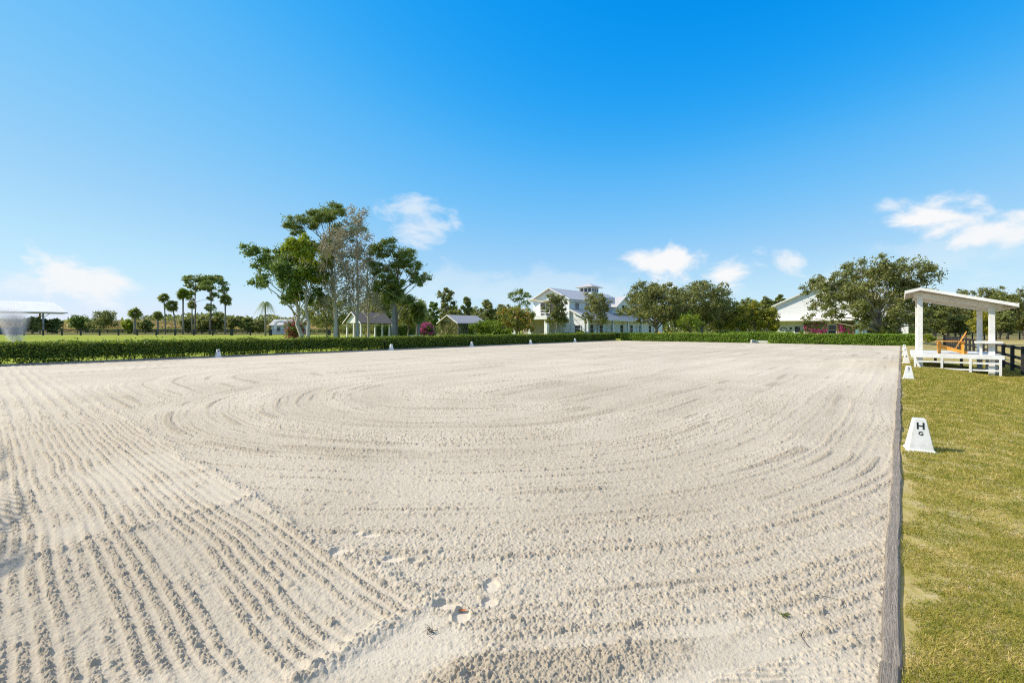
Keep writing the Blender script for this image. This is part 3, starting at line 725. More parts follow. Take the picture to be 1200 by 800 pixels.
tree('slash_pine', 'tallest green pine of the grove with open layered crown', 396, 60, pxc(396, 60, [(350, 262, 8), (362, 256, 7), (343, 266, 5), (376, 252, 8), (388, 247, 8), (384, 260, 8), (399, 254, 9), (411, 262, 8), (371, 266, 6), (356, 274, 6), (346, 281, 5), (395, 270, 8), (384, 280, 7), (405, 278, 8), (376, 290, 7), (391, 294, 8), (362, 284, 5), (408, 296, 7), (383, 310, 6)], 3, 3), .30, 10000, .16, 'pine', 'pinebark', G1, .62, .4, .62, asp=.28)
tree('slash_pine', 'pine with drooping right side boughs at the right end of the grove', 463, 58, pxc(463, 58, [(448, 297, 8), (461, 292, 8), (474, 297, 8), (485, 304, 7), (493, 314, 6), (468, 308, 8), (455, 314, 8), (479, 316, 6), (498, 322, 5), (495, 332, 5), (486, 327, 5), (444, 316, 7), (459, 328, 7), (473, 335, 6), (449, 336, 7), (476, 348, 5), (466, 352, 7)], 3, 4), .26, 9500, .155, 'pine', 'pinebark', G1, .62, .4, .6, asp=.28)
def bare_tree(label, px, Y, H, spread, seed, n=2600, tr=.2):
    q = random.Random(seed); x, y = at(px, Y); root = thing('bald_cypress', label, 'tree', (x, y, 0), 0, G1)
    mb = MB(); pts = wander((0, 0, -.2), (q.uniform(-.5, .5), 0, H), 9, .12); mb.tube(pts, [tr * (1.3 if i == 0 else 1 - .93 * i / 9) for i in range(10)], 7)
    tips = []
    def grow(p, d, ln, r, lev):
        e = p + d * ln; mid = p.lerp(e, .5) + Vector((q.uniform(-.1, .1), q.uniform(-.1, .1), .05)) * ln
        mb.tube([p, mid, e], [r, r * .75, r * .5], 4)
        if lev == 0: tips.append(e); tips.append(mid); return
        for _ in range(4 if lev > 1 else 3):
            f = q.uniform(.35, 1); b = p.lerp(e, f)
            dd = (d + Vector((q.uniform(-1, 1), q.uniform(-1, 1), q.uniform(-.1, .8))) * .75).normalized()
            grow(b, dd, ln * q.uniform(.45, .65), max(r * .5, .008), lev - 1)
        tips.append(e)
    for i in range(30):
        t = .22 + .78 * (i + .5) / 30; z = H * t; g = i * 2.4 + q.uniform(-.3, .3); p = Vector((pts[min(9, int(t * 9))][0], pts[min(9, int(t * 9))][1], z))
        s = spread * (1.08 - t * .75) * q.uniform(.65, 1.1) * (.8 if t < .35 else 1)
        d = Vector((math.cos(g), math.sin(g), .55 + .5 * t)).normalized()
        grow(p, d, s * .75, max(.016, tr * .38 * (1 - t * .8)), 2)
    mb.build('trunk', 'palebark', root)
    T = np.array([tuple(t) for t in tips]); k = rng.integers(0, len(T), n); pos = T[k] + rng.normal(0, .26, (n, 3))
    V, Fq = leaves(pos, .115 * (.6 + .8 * rng.random(n)), None, .5)
    npmesh('crown', V, Fq, M['sparse'], root); return root
bare_tree('tall half bare grey tree topping the middle of the grove', 419, 57, hz(256, 57), 5.0, 11, 4800, .24)
bare_tree('shorter brownish half bare tree with pale trunk beside the pine', 393, 54, hz(282, 54), 4.5, 12, 6200, .26)
bare_tree('thin grey half bare tree leaning right of the grove middle', 432, 61, hz(296, 61), 4.2, 13, 3800, .17)
tree('scrub_oak', 'low dark tree filling behind the bare trunks of the grove', 447, 92, blob(5.2, 1.8, 10.0, 20, 21), .2, 4200, .24, 'scrub', 'trunk', G1)
tree('scrub_oak', 'dark low tree behind the crimson bush and the pale trunks', 383, 86, blob(5.2, 1.4, 8.0, 18, 22), .2, 3600, .2, 'scrub', 'trunk', G1)
tree('scrub_oak', 'olive tree standing right of the thick palm trunk', 478, 82, blob(3.2, 1.6, 7.6, 16, 23), .16, 2800, .2, 'scrub', 'trunk', G1)
palm_fan('thick trunked cabbage palm under the right pine of the grove', 461, 56, 6.2, 2.0, 'palm', .27, 36)
palm_fan('short cabbage palm with bright hanging skirt beside the magenta bush', 490, 62, 4.2, 1.9, 'palm', .27, 40, skirt=8)
palm_feather('slender feather palm standing alone left of the grove', 311, 112, hz(356, 112), 2.5, 'palm', .17, 22)
# palm and pine group at left
palm_fan('stout cabbage palm with forked pale crown at the left of the palm group', 158, 150, hz(368, 150), 3.6, 'palm', .45, 30)
palm_fan('small squat palm between two taller palms', 185, 150, hz(370, 150), 2.8, 'palm', .34, 30)
palm_fan('tall slim palm at the left edge of the palm and pine group', 194, 150, hz(350, 150), 2.4, 'palm', .24, 30, lean=-.6)
palm_fan('leaning slim palm just left of the bright green palm', 206, 150, hz(358, 150), 2.7, 'palm', .26, 30, lean=-1.2)
palm_fan('tall bright green palm in front of the two far pines', 214.5, 146, hz(346, 146), 3.4, 'brightpalm', .32, 46)
palm_fan('grey green palm with drooping fans right of the two far pines', 264, 148, hz(351, 148), 3.2, 'scrub', .3, 32)
palm_fan('thin palm trunk rising between bright palm and pines', 225, 158, hz(358, 158), 2.6, 'scrub', .24, 26)
tree('slash_pine', 'left one of the two far flat topped pines', 229, 152, pxc(229, 152, [(220, 327, 5), (228, 325, 5), (217, 333, 4), (234, 328, 5), (225, 337, 4), (236, 337, 4), (231, 345, 4), (224, 350, 3), (238, 349, 3)], 4, 5), .30, 1800, .42, 'pine', 'pinebark', 'pines far at left', .6, .4, .75, asp=.3)
tree('slash_pine', 'right one of the two far flat topped pines', 246, 152, pxc(246, 152, [(238, 327, 5), (246, 325.5, 5), (254, 328, 5), (242, 335, 4), (252, 336, 5), (259, 333, 4), (262, 340, 4), (247, 345, 3), (256, 346, 3), (241, 358, 3), (252, 361, 4), (246, 367, 4)], 4, 6), .34, 2200, .42, 'pine', 'pinebark', 'pines far at left', .6, .4, .75, asp=.3)
for i, (px, w, py, lab, lf) in enumerate(((118, 26, 361, 'round dark tree alone on the dry meadow at far left', 'scrub'), (95, 27, 371, 'low spreading dark bush between covered arena and round tree', 'laurel'),
        (275, 15, 367, 'rounded dark bush right of the grey green palm', 'scrub'), (290, 17, 366, 'broad pale green bushy palmetto between two dark bushes', 'palm'), (252, 20, 364, 'dark brush under the right far pine', 'scrub'), (150, 12, 374, 'yellow green shrub beside the stout palm', 'lime'), (236, 16, 368, 'dark brush under the left far pine', 'scrub'), (303, 14, 374, 'low olive bush left of the lone feather palm', 'scrub'), (38, 14, 368, 'dark bush behind the covered arena post', 'scrub'))):
    Y = 200 if i < 2 else 165
    bush(lab, px, Y, w * Y / F, hz(py, Y), lf, 1500, .42, 30 + i, 'meadow_bush', 'bushes over the meadow', 'bush', k=11)

for i, (px, w, py, lab, lf) in enumerate(((62, 18, 374, 'low grey green bush just right of the covered arena', 'scrub'), (170, 14, 373, 'low green bush between the stout and the squat palm', 'scrub'), (221, 14, 371, 'low bush at the foot of the bright green palm', 'scrub'), (322, 16, 373, 'olive bush left of the white arch', 'scrub'))):
    bush(lab, px, 172, w * 172 / F, hz(py, 172), lf, 1500, .4, 230 + i, 'meadow_bush', 'bushes over the meadow', 'bush', k=11)

# ------------------------------------------------------------------ dry meadow bank and far wood
def bank(name, x0, x1, Y, h, d, m, label, cat, seed, ragged=.5):
    n = int((x1 - x0) / 2.5); vs = []; fs = []
    for i in range(n + 1):
        x = x0 + (x1 - x0) * i / n; hh = h * (.75 + .45 * float(fbm(np.array(x * .06), np.array(seed * 1.), seed)))
        vs += [(x, Y, -.3), (x, Y + d * .3, hh * .8), (x, Y + d * .6, hh), (x, Y + d, -.3)]
        if i:
            for k in range(3): fs.append((4 * i - 4 + k, 4 * i + k, 4 * i + k + 1, 4 * i - 4 + k + 1))
    me = bpy.data.meshes.new(name); me.from_pydata(vs, [], fs); me.update()
    return tag(link(name, me, m, smooth=True), label, cat, kind='structure')
M['golden'] = groundmat('golden_meadow', [(.20, .18, .05), (.36, .27, .09), (.44, .35, .14)], .05, .8)
bank('meadow_bank', -330, -25, 230, 5.2, 30, M['golden'], 'golden dry meadow rising behind the paddocks', 'meadow', 3)
def tuft_mass(name, label, cat, x0, x1, y0, y1, hf, m, n, size, asp=.5, seed=1, zb=0.0):
    X = x0 + (x1 - x0) * rng.random(n); Y = y0 + (y1 - y0) * rng.random(n)
    hh = hf * (.35 + 1.0 * fbm(X * .05, Y * .02, seed, 3)); Z = zb + hh * rng.random(n) ** .8
    V, Fq = leaves(np.stack([X, Y, Z], 1), size * (.6 + .8 * rng.random(n)), None, asp)
    return tag(npmesh(name, V, Fq, M[m]), label, cat, kind='stuff')
tuft_mass('meadow_grass', 'tall golden dry grass along the meadow bank', 'grass', -330, -25, 231, 246, 7.0, 'drygrass', 22000, .7, .25)
tuft_mass('distant_woods', 'far low wood along the horizon at left', 'woods', -360, 40, 290, 320, 9.5, 'scrub', 13000, 1.4, seed=5)
tuft_mass('distant_woods', 'far low wood behind the houses and the right trees', 'woods', 40, 420, 200, 240, 13.5, 'scrub', 16000, 1.3, seed=8)
tuft_mass('undergrowth', 'dark low undergrowth along the far fence', 'undergrowth', -175, -20, 188, 193, 2.2, 'scrub', 8000, .4, seed=9)
tuft_mass('undergrowth', 'dark green undergrowth between the grove and the far pergola', 'undergrowth', -60, -14, 150, 165, 4.0, 'scrub', 5000, .5, seed=10)

# ------------------------------------------------------------------ covered arena and sprinkler at far left
cv = thing('covered_arena', 'big open sided covered arena with white hipped roof at the left edge', 'covered arena', (at(80, 172)[0] - 6.5 * SN - 2 * CS, 172 - 6.5 * CS + 2 * SN, 0), math.pi / 2 + AX)
e0, rd, ex = 8.0, 12.0, 6.5
mb = MB(); LN, WD = 60, 16
mb.add([(-LN, -2, e0), (ex, -2, e0), (ex, WD, e0), (-LN, WD, e0), (-LN + 3, WD / 2, rd), (3.2, WD / 2, rd)], [(0, 1, 5, 4), (1, 2, 5), (2, 3, 4, 5), (3, 0, 4)])
mb.add([(-LN, -2, e0 - .35), (ex, -2, e0 - .35), (ex, WD, e0 - .35), (-LN, WD, e0 - .35), (-LN, -2, e0 - .004), (ex, -2, e0 - .004), (ex, WD, e0 - .004), (-LN, WD, e0 - .004)], [(0, 3, 2, 1), (0, 1, 5, 4), (1, 2, 6, 5), (2, 3, 7, 6), (3, 0, 4, 7)])
mb.build('roof', 'whiteroof', cv)
for i in range(5):
    for y in (0, WD - 2):
        x = -13 * i
        MB().box(x - .28, x + .28, y - .28, y + .28, -.1, e0 - .36).build('post', 'metalroof', cv)
        if y == 0: MB().bar((x, y, e0 - 2.2), (x + 1.9, y, e0 - .4), .18, .18).build('brace', 'metalroof', cv)
MB().box(-48, -5.2, 4, 5, -.1, 2.2).build('kickwall', 'teal', cv)
sp = MB()
pts = [(0, .26), (.5, .42), (1.1, .62), (1.8, .86), (2.6, 1.14), (3.3, 1.38), (3.8, 1.5)]
o_ = 0; vs = []; fs = []; nn = 16
for z, r in pts:
    for k in range(nn): vs.append((r * math.cos(2 * math.pi * k / nn) - .12 * z * z * .35, r * math.sin(2 * math.pi * k / nn), z))
for i in range(len(pts) - 1):
    for k in range(nn): fs.append((i * nn + k, i * nn + (k + 1) % nn, (i + 1) * nn + (k + 1) % nn, (i + 1) * nn + k))
fs += [tuple(range(nn))[::-1], tuple(range((len(pts) - 1) * nn, len(pts) * nn))]
m = bpy.data.materials.new('water_spray'); m.use_nodes = True; nt = m.node_tree; nt.nodes.remove(nt.nodes['Principled BSDF'])
vp = nd(nt, 'ShaderNodeVolumePrincipled'); vp.inputs['Color'].default_value = (.95, .96, .97, 1); vp.inputs['Anisotropy'].default_value = .3
tc = nd(nt, 'ShaderNodeTexCoord'); nz = nd(nt, 'ShaderNodeTexNoise'); nz.inputs['Scale'].default_value = 1.3; nz.inputs['Detail'].default_value = 3
mr = nd(nt, 'ShaderNodeMapRange'); mr.inputs['From Min'].default_value = .35; mr.inputs['From Max'].default_value = .7; mr.inputs['To Max'].default_value = 7.5; mr.inputs['To Min'].default_value = .8
sz = nd(nt, 'ShaderNodeSeparateXYZ'); fz = nd(nt, 'ShaderNodeMapRange'); fz.inputs['From Min'].default_value = 3.6; fz.inputs['From Max'].default_value = .8
mu = nd(nt, 'ShaderNodeMath', operation='MULTIPLY')
nt.links.new(tc.outputs['Object'], nz.inputs['Vector']); nt.links.new(nz.outputs['Fac'], mr.inputs[0]); nt.links.new(tc.outputs['Object'], sz.inputs[0]); nt.links.new(sz.outputs['Z'], fz.inputs[0])
mu0 = nd(nt, 'ShaderNodeMath', operation='MULTIPLY'); ln_ = nd(nt, 'ShaderNodeVectorMath', operation='LENGTH'); cx2 = nd(nt, 'ShaderNodeCombineXYZ')
xs_ = nd(nt, 'ShaderNodeMath', operation='ADD')
sq_ = nd(nt, 'ShaderNodeMath', operation='MULTIPLY'); nt.links.new(sz.outputs['Z'], sq_.inputs[0]); nt.links.new(sz.outputs['Z'], sq_.inputs[1])
sl_ = nd(nt, 'ShaderNodeMath', operation='MULTIPLY'); sl_.inputs[1].default_value = .042; nt.links.new(sq_.outputs[0], sl_.inputs[0])
nt.links.new(sz.outputs['X'], xs_.inputs[0]); nt.links.new(sl_.outputs[0], xs_.inputs[1]); nt.links.new(xs_.outputs[0], cx2.inputs['X']); nt.links.new(sz.outputs['Y'], cx2.inputs['Y']); nt.links.new(cx2.outputs[0], ln_.inputs[0])
rad_ = nd(nt, 'ShaderNodeMath', operation='MULTIPLY_ADD'); rad_.inputs[1].default_value = .34; rad_.inputs[2].default_value = .22; nt.links.new(sz.outputs['Z'], rad_.inputs[0])
dv_ = nd(nt, 'ShaderNodeMath', operation='DIVIDE'); nt.links.new(ln_.outputs['Value'], dv_.inputs[0]); nt.links.new(rad_.outputs[0], dv_.inputs[1])
fo_ = nd(nt, 'ShaderNodeMapRange'); fo_.interpolation_type = 'SMOOTHSTEP'; fo_.inputs['From Min'].default_value = 1.0; fo_.inputs['From Max'].default_value = .15; nt.links.new(dv_.outputs[0], fo_.inputs[0])
nt.links.new(mr.outputs[0], mu0.inputs[0]); nt.links.new(fo_.outputs[0], mu0.inputs[1]); nt.links.new(mu0.outputs[0], mu.inputs[0]); nt.links.new(fz.outputs[0], mu.inputs[1]); nt.links.new(mu.outputs[0], vp.inputs['Density'])
nt.links.new(vp.outputs[0], nt.nodes['Material Output'].inputs['Volume'])
sp.add(vs, fs); o = sp.build('water_spray', m, smooth=True); o.location = (*at(19, 34), 0)
tag(o, 'white plume of sprinkler water spraying up behind the left hedge', 'water spray', kind='stuff')

# ------------------------------------------------------------------ buildings
def win(root, x, y, z, w, h, face='x', frame='white', panes=True, d=.06):
    """window on a wall facing +x (face x) or -y (face y)"""
    mb = MB(); t = .09
    def bx(u0, u1, z0, z1, e0, e1):
        if face == 'x': mb2.box(x + e0, x + e1, y + u0, y + u1, z + z0, z + z1)
        else: mb2.box(x + u0, x + u1, y - e1, y - e0, z + z0, z + z1)
    mb2 = mb
    bx(-w / 2 - t, -w / 2, -t, h + t, .002, d); bx(w / 2, w / 2 + t, -t, h + t, .002, d); bx(-w / 2, w / 2, h, h + t, .002, d); bx(-w / 2 - .05, w / 2 + .05, -t - .03, 0, .002, d + .05); bx(-w / 2, w / 2, h * .48, h * .52, .012, d - .01)
    f = mb.build('window', frame, root)
    mb2 = MB(); bx(-w / 2, w / 2, 0, h, .003, .02); mb2.build('pane', 'glass', f)
def gable_roof(x0, x1, y0, y1, ze, zr, ov=.5, t=.18):
    xm = (x0 + x1) / 2; k = (zr - ze) / (xm - x0)
    return [(x0 - ov, ze - ov * k), (xm, zr), (x1 + ov, ze - ov * k), (x1 + ov, ze - ov * k + t), (xm, zr + t), (x0 - ov, ze - ov * k + t)]
hs = thing('white_house', 'large white two storey house with grey metal roof and cupola behind the hedge', 'house', (10.7, 85, -.1), AX)
MB().prism([(-8.5, 0), (0, 0), (0, 7.5), (-4.25, 9.55), (-8.5, 7.5)], 'y', 0, 22).build('wall', 'siding', hs)
MB().prism(gable_roof(-8.5, 0, 0, 22, 7.5, 9.6), 'y', -.7, 22.5).build('roof', 'metalroof', hs)
rp = gable_roof(-8.5, 0, 0, 22, 7.5, 9.6, .52, .19); MB().prism(rp, 'y', -.76, -.703).build('barge_board', 'white', hs)
for y in (2.6, 6.4, 12.5, 17): win(hs, 0, y, 5.2, 1.3, 1.6)
win(hs, -2.6, 0, 5.0, 1.2, 2.0, 'y'); win(hs, -5.6, 0, 5.0, 2.2, 2.0, 'y')
# cupola
cp = MB().box(-5.75, -2.75, 12.6, 15.6, 8.7, 10.75).build('cupola', 'siding', hs)
MB().add([(-6.6, 11.75, 10.75), (-1.9, 11.75, 10.75), (-1.9, 16.45, 10.75), (-6.6, 16.45, 10.75), (-4.25, 14.1, 11.75)], [(0, 3, 2, 1), (0, 1, 4), (1, 2, 4), (2, 3, 4), (3, 0, 4)]).build('cupola_roof', 'metalroof', cp)
mb = MB()
for k in range(3): mb.box(-5.4 + .95 * k, -4.75 + .95 * k, 12.57, 12.598, 9.75, 10.5); mb.box(-2.748, -2.72, 13.0 + .9 * k, 13.6 + .9 * k, 9.75, 10.5)
mb.build('cupola_window', 'glass', cp)
# lean to wing along the right side, then the lower wing behind
MB().box(.003, 3.0, .5, 34, 0, 3.5).build('wing_wall', 'siding', hs)
MB().prism([(.0, 5.5), (4.2, 3.55), (4.2, 3.72), (.0, 5.68)], 'y', -.35, 34).build('wing_roof', 'metalroof', hs)
MB().prism([(.0, 5.42), (4.25, 3.42), (4.25, 3.73), (.0, 5.70)], 'y', -.42, -.353).build('barge_board', 'white', hs)
MB().prism([(.003, 3.5), (3.0, 3.5), (3.0, 3.9), (.003, 5.35)], 'y', .45, .62).build('wing_gable', 'siding', hs)
MB().prism([(14, 5.0), (21, 5.0), (21, 6.6), (17.5, 8.5), (14, 6.6)], 'x', .004, 2.2).build('side_gable', 'siding', hs)
MB().prism([(13.4, 6.27), (17.5, 8.5), (21.6, 6.27), (21.6, 6.43), (17.5, 8.68), (13.4, 6.43)], 'x', -4.0, 2.8).build('side_gable_roof', 'metalroof', hs)
win(hs, 2.2, 17.5, 5.5, 1.6, 1.3)
MB().box(.5, .62, -.5, 22.3, 7.02, 7.16).build('gutter', 'white', hs); MB().box(4.2, 4.32, -.3, 34, 3.42, 3.56).build('gutter', 'white', hs)
win(hs, 1.6, .44, 1.2, 1.2, 1.3, 'y')
for y in (3, 6.5, 11, 15, 19.5, 24, 29): win(hs, 3.0, y, 1.0, 1.2, 1.6)
for y in (.1, 9.5, 16, 22.5, 29): MB().box(3.75, 4.1, y - .18, y + .18, 0, 3.62).build('porch_column', 'white', hs)
MB().prism([(-9.5, 0), (1.5, 0), (1.5, 5.6), (-4, 8.2), (-9.5, 5.6)], 'y', 22.01, 40).build('rear_wing_wall', 'siding', hs)
MB().prism(gable_roof(-9.5, 1.5, 22, 40, 5.6, 8.25), 'y', 22.55, 40.5).build('rear_wing_roof', 'metalroof', hs)
mb = MB().box(-2.7, -2.1, 27.6, 28.2, 7.2, 9.3); mb.build('chimney', 'stone', hs)
# balcony block
MB().box(-9.0, -.6, -6.3, -.003, 3.55, 4.25).build('balcony_slab', 'white', hs)
for x in (-8.4, -4.7, -1.0): MB().box(x - .32, x + .32, -6.1, -5.46, 0, 3.55).build('balcony_column', 'white', hs)
MB().box(-8.2, -3.0, -3.6, -3.4, 0, 3.54).build('garden_wall', 'stone', hs)
mb = MB().box(-3.0, -.9, -5.3, -5.05, 0, 1.0); mb.build('planter', 'brick', hs)
mb = MB(); mb.bar((-9, -6.2, 5.25), (-.65, -6.2, 5.25), .07, .07); mb.bar((-.68, -6.2, 5.25), (-.68, -.1, 5.25), .07, .07)
for k in range(29): mb.box(-9 + .29 * k, -8.96 + .29 * k, -6.22, -6.18, 4.25, 5.22)
mb.build('balustrade', 'white', hs)
MB().box(-6.6, -1.4, -.05, -.004, 4.3, 6.9).build('balcony_door', 'dark', hs)
def hl(x, y, z, base=(10.7, 85)): return (base[0] + CS * x + SN * y, base[1] - SN * x + CS * y, z)
su = thing('shade_canopy', 'tan canvas shade canopy with white pole on the house balcony', 'shade canopy', hl(-1.4, -5.6, 4.15), AX)
MB().tube([(0, 0, 0), (0, 0, 2.75)], [.09, .09], 8).build('pole', 'white', su)
MB().prism([(-3.3, 2.9), (.3, 2.35), (1.2, 2.5), (1.2, 2.58), (.3, 2.45), (-3.3, 3.0)], 'y', -1.4, 1.6).build('canopy', 'tan', su)
# gabled barn at right
bn = thing('white_barn', 'white gabled barn with cupola and flowering front wall behind the right oak', 'barn', (46.5, 80, -.1), AX)
MB().prism([(0, 0), (12, 0), (12, 6.0), (6, 8.7), (0, 6.0)], 'y', 0, 18).build('wall', 'siding', bn)
MB().prism(gable_roof(0, 12, 0, 18, 6.0, 8.75, .7, .2), 'y', -.45, 18.6).build('roof', 'whiteroof', bn)
MB().prism(gable_roof(0, 12, 0, 18, 6.0, 8.75, .72, .21), 'y', -.52, -.453).build('barge_board', 'white', bn)
cp = MB().box(4.8, 7.8, 6.5, 9.5, 7.8, 9.9).build('cupola', 'siding', bn)
MB().add([(3.8, 5.5, 9.9), (8.8, 5.5, 9.9), (8.8, 10.5, 9.9), (3.8, 10.5, 9.9), (6.3, 8, 10.8)], [(0, 3, 2, 1), (0, 1, 4), (1, 2, 4), (2, 3, 4), (3, 0, 4)]).build('cupola_roof', 'whiteroof', cp)
MB().prism([(-1.3, 3.35), (-.003, 4.0), (-.003, 3.85), (-1.3, 3.2)], 'x', -1.2, 12.4).build('porch_roof', 'whiteroof', bn)
win(bn, 3.15, 0, .15, .8, 2.1, 'y'); win(bn, 8.05, 0, .9, 1.0, 1.6, 'y')
MB().box(12.003, 17.5, 2, 9, 0, 3.4).build('side_wing', 'siding', bn)
MB().box(12.5, 16.6, 1.93, 1.996, 0, 2.7).build('wing_opening', 'dark', bn)  # flat dark panel, its colour stands for the shade inside the open garage
MB().box(11.2, 11.6, -1.7, -1.3, 0, 3.2).build('porch_column', 'teal', bn)
MB().prism([(1.5, 3.3), (9.5, 3.3), (9.5, 4.6), (5.5, 5.2), (1.5, 3.5)], 'x', 12.003, 18).build('wing_roof', 'metalroof', bn)
mb = MB()
for cx_, cz_, r_ in ((1.0, 1.75, .55), (1.75, 1.3, .45), (1.1, .8, .5)):
    pts = [(cx_ + r_ * math.cos(t * .5) * (1 - t * .05), -.05, cz_ + r_ * .7 * math.sin(t * .5) * (1 - t * .05)) for t in range(11)]
    mb.tube(pts, [.05] * 11, 5)
mb.build('wall_scroll', 'dark', bn)
mb = MB().box(2.05, 2.3, -.16, -.004, 1.75, 2.1); mb.build('wall_lantern', 'dark', bn)
def bl(x, y, z=0): return hl(x, y, z, (46.5, 80))
def wall_vine(label, x0, x1, h, seed):
    root = thing('bougainvillea', label, 'flowering vine', bl(x0, -.15, -.1), AX, 'bougainvillea on the barn wall')
    n = 1700; s = rng.random(n) * (x1 - x0); z = h * rng.random(n); y = -.1 - .5 * rng.random(n)
    V, Fq = leaves(np.stack([s, y, z], 1), .10, None); npmesh('foliage', V, Fq, M['hedge'], root)
    k = rng.random(n) < ss(fbm(s * 1.6, z * 1.9, seed, 4), .36, .6) * ss(z, h, h * .75)
    p = np.stack([s, y - .16, z], 1)[k]; V, Fq = leaves(p, .10, None); npmesh('blossom', V, Fq, M['magenta'], root)
    mb = MB()
    for i in range(6): limb(mb, ((x1 - x0) * (i + .5) / 6, -.1, 0), ((x1 - x0) * (i + random.random()) / 6, -.15, h * .9), .03, .01, .08, 4, 4)
    mb.build('stem', 'stem', root)
wall_vine('magenta bougainvillea on the barn wall left of its window', 4.1, 7.4, 3.0, 3)
wall_vine('magenta bougainvillea on the barn wall right of its window', 8.7, 11.1, 3.0, 7)
bush('narrow yellow green shrub beside the barn door', 0, bl(3.85, -.5)[1], .6, 2.3, 'bright', 500, .09, 70, X=bl(3.85, -.5)[0], k=6)
def chair_at(label, p):
    c = copy_tree(CH); c['label'] = label; c.location = p; return c
chair_at('orange chair before the barn wall, left one of two', bl(6.2, -1.2, -.02)).rotation_euler[2] = AX + R(90)
chair_at('orange chair before the barn wall, under the window', bl(8.1, -1.2, -.02)).rotation_euler[2] = AX + R(90)
c1 = chair_at('orange chair under the oaks before the house porch, left one of two', (*at(772, 78), 0)); c1.rotation_euler[2] = R(60); c1.scale = (1.2,) * 3
c1 = chair_at('orange chair under the oaks before the house porch, right one of two', (*at(785, 78), 0)); c1.rotation_euler[2] = R(80); c1.scale = (1.2,) * 3
# open garden pavilion in the grove
gp = thing('garden_pavilion', 'open garden pavilion with brown shingle roof and white posts in the grove', 'pavilion', (*at(429, 74), 0), AX)
MB().prism(gable_roof(-2.2, 2.2, 0, 6, 2.85, 4.35, .45, .14), 'y', -2.6, 3.4).build('roof', 'shingle', gp)
MB().prism([(-2.2, 2.7), (2.2, 2.7), (2.2, 2.84), (0, 4.3), (-2.2, 2.84)], 'y', -2.3, -2.2).build('gable', 'siding', gp)
MB().prism(gable_roof(-2.2, 2.2, 0, 6, 2.85, 4.35, .5, .17), 'y', -2.68, -2.603).build('barge_board', 'white', gp)
mb = MB().box(2.05, 2.2, -2.19, 3.1, 2.6, 2.84).box(-2.2, -2.05, -2.19, 3.1, 2.6, 2.84).box(-2.2, 2.2, 3.1, 3.25, 2.6, 2.84); mb.build('beam', 'white', gp)
for x in (-2.05, 0, 2.05):
    for y in (-2.15, 3.0): MB().box(x - .12, x + .12, y - .12, y + .12, 0, 2.6 if x else 2.69).build('post', 'white', gp)
MB().box(-1.2, 1.2, -.5, .5, .7, .78).build('table_top', 'stone', gp)
MB().box(-.15, .15, -.15, .15, 0, .699).build('table_leg', 'stone', gp)
# vine clad shed
sh = thing('garden_shed', 'small vine covered garden shed with grey roof behind the hedge', 'shed', (*at(540, 72), 0), AX)
MB().prism([(-2.0, 0), (2.0, 0), (2.0, 2.75), (0, 3.75), (-2.0, 2.75)], 'y', -2.4, 3.2).build('wall', 'stone', sh)
MB().prism(gable_roof(-2, 2, 0, 6, 2.75, 3.8, .4, .12), 'y', -2.9, 3.6).build('roof', 'greyshingle', sh)
MB().prism(gable_roof(-2, 2, 0, 6, 2.75, 3.8, .44, .14), 'y', -2.97, -2.903).build('barge_board', 'white', sh)
n = 3600; fc = rng.random(n) < .5; s = rng.random(n)
pos = np.where(fc[:, None], np.stack([-2 + 4 * s, np.full(n, -2.5), 2.9 * rng.random(n)], 1), np.stack([np.full(n, 2.1), -2.4 + 5.6 * s, 2.6 * rng.random(n)], 1)) + rng.normal(0, .06, (n, 3))
V, Fq = leaves(pos, .10, None); npmesh('wall_vine', V, Fq, M['scrub'], sh)
MB().box(-.55, .55, -2.46, -2.403, 0, 2.0).build('door', 'dark', sh)
# far pergola and little house by the gateway
pg = thing('garden_arch', 'white flat topped garden arch far beyond the gateway', 'arch', (*at(330, 140), 0), 0)
for x in (-1.9, 1.9): MB().box(x - .22, x + .22, -.3, .3, 0, 3.3).build('post', 'white', pg)
mb = MB(); 
for k in range(9):
    t0, t1 = math.pi * k / 9, math.pi * (k + 1) / 9
    mb.bar((-1.9 * math.cos(t0), 0, 3.3 + .7 * math.sin(t0)), (-1.9 * math.cos(t1), 0, 3.3 + .7 * math.sin(t1)), .5, .3, (0, 1, 0))
mb.build('arch_top', 'white', pg)
ch = thing('small_house', 'low far house with pale grey roof behind the white arch', 'house', (*at(335, 158), 0), 0)
MB().box(-5, 5, 0, 6, 0, 2.9).build('wall', 'siding', ch)
MB().prism([(-.8, 2.85), (3, 4.9), (6.8, 2.85), (6.8, 3.0), (3, 5.1), (-.8, 3.0)], 'x', -5.6, 5.6).build('roof', 'metalroof', ch)
win(ch, -2.5, 0, 1.0, 1.2, 1.3, 'y'); win(ch, 2.5, 0, 1.0, 1.2, 1.3, 'y')

# ------------------------------------------------------------------ garden shrubs and trees between grove and houses
bush('round crimson flowering bush behind the left tree trunks', 346, 62, 2.7, 3.1, 'laurel', 2600, .10, 80, 'flowering_bush', None, 'bush', k=14, extra='redflower')
bush('magenta flowering bush beside the vine covered shed', 501, 64, 1.9, 3.0, 'laurel', 2200, .10, 81, 'flowering_bush', None, 'bush', k=10, extra='magenta')
hedge('garden_hedge', 'tall dark clipped hedge behind the garden pavilion', at(438, 86), at(485, 86), 1.2, 2.35, 'laurel', dens=160, lsize=.11, stems=False)
hedge('garden_hedge', 'slim upright clipped hedge at the right corner of the shed', at(549, 69), at(555, 69), .9, 2.4, 'hedge', dens=420, lsize=.09, stems=False)
hedge('garden_hedge', 'low dark clipped hedge along the front of the white house', at(655, 80), at(740, 84), .8, 1.0, 'laurel', dens=260, lsize=.1, stems=False)
bush('bright yellow green bush right of the shed', 572, 64, 4.6, 3.0, 'bright', 3200, .13, 83, k=14)
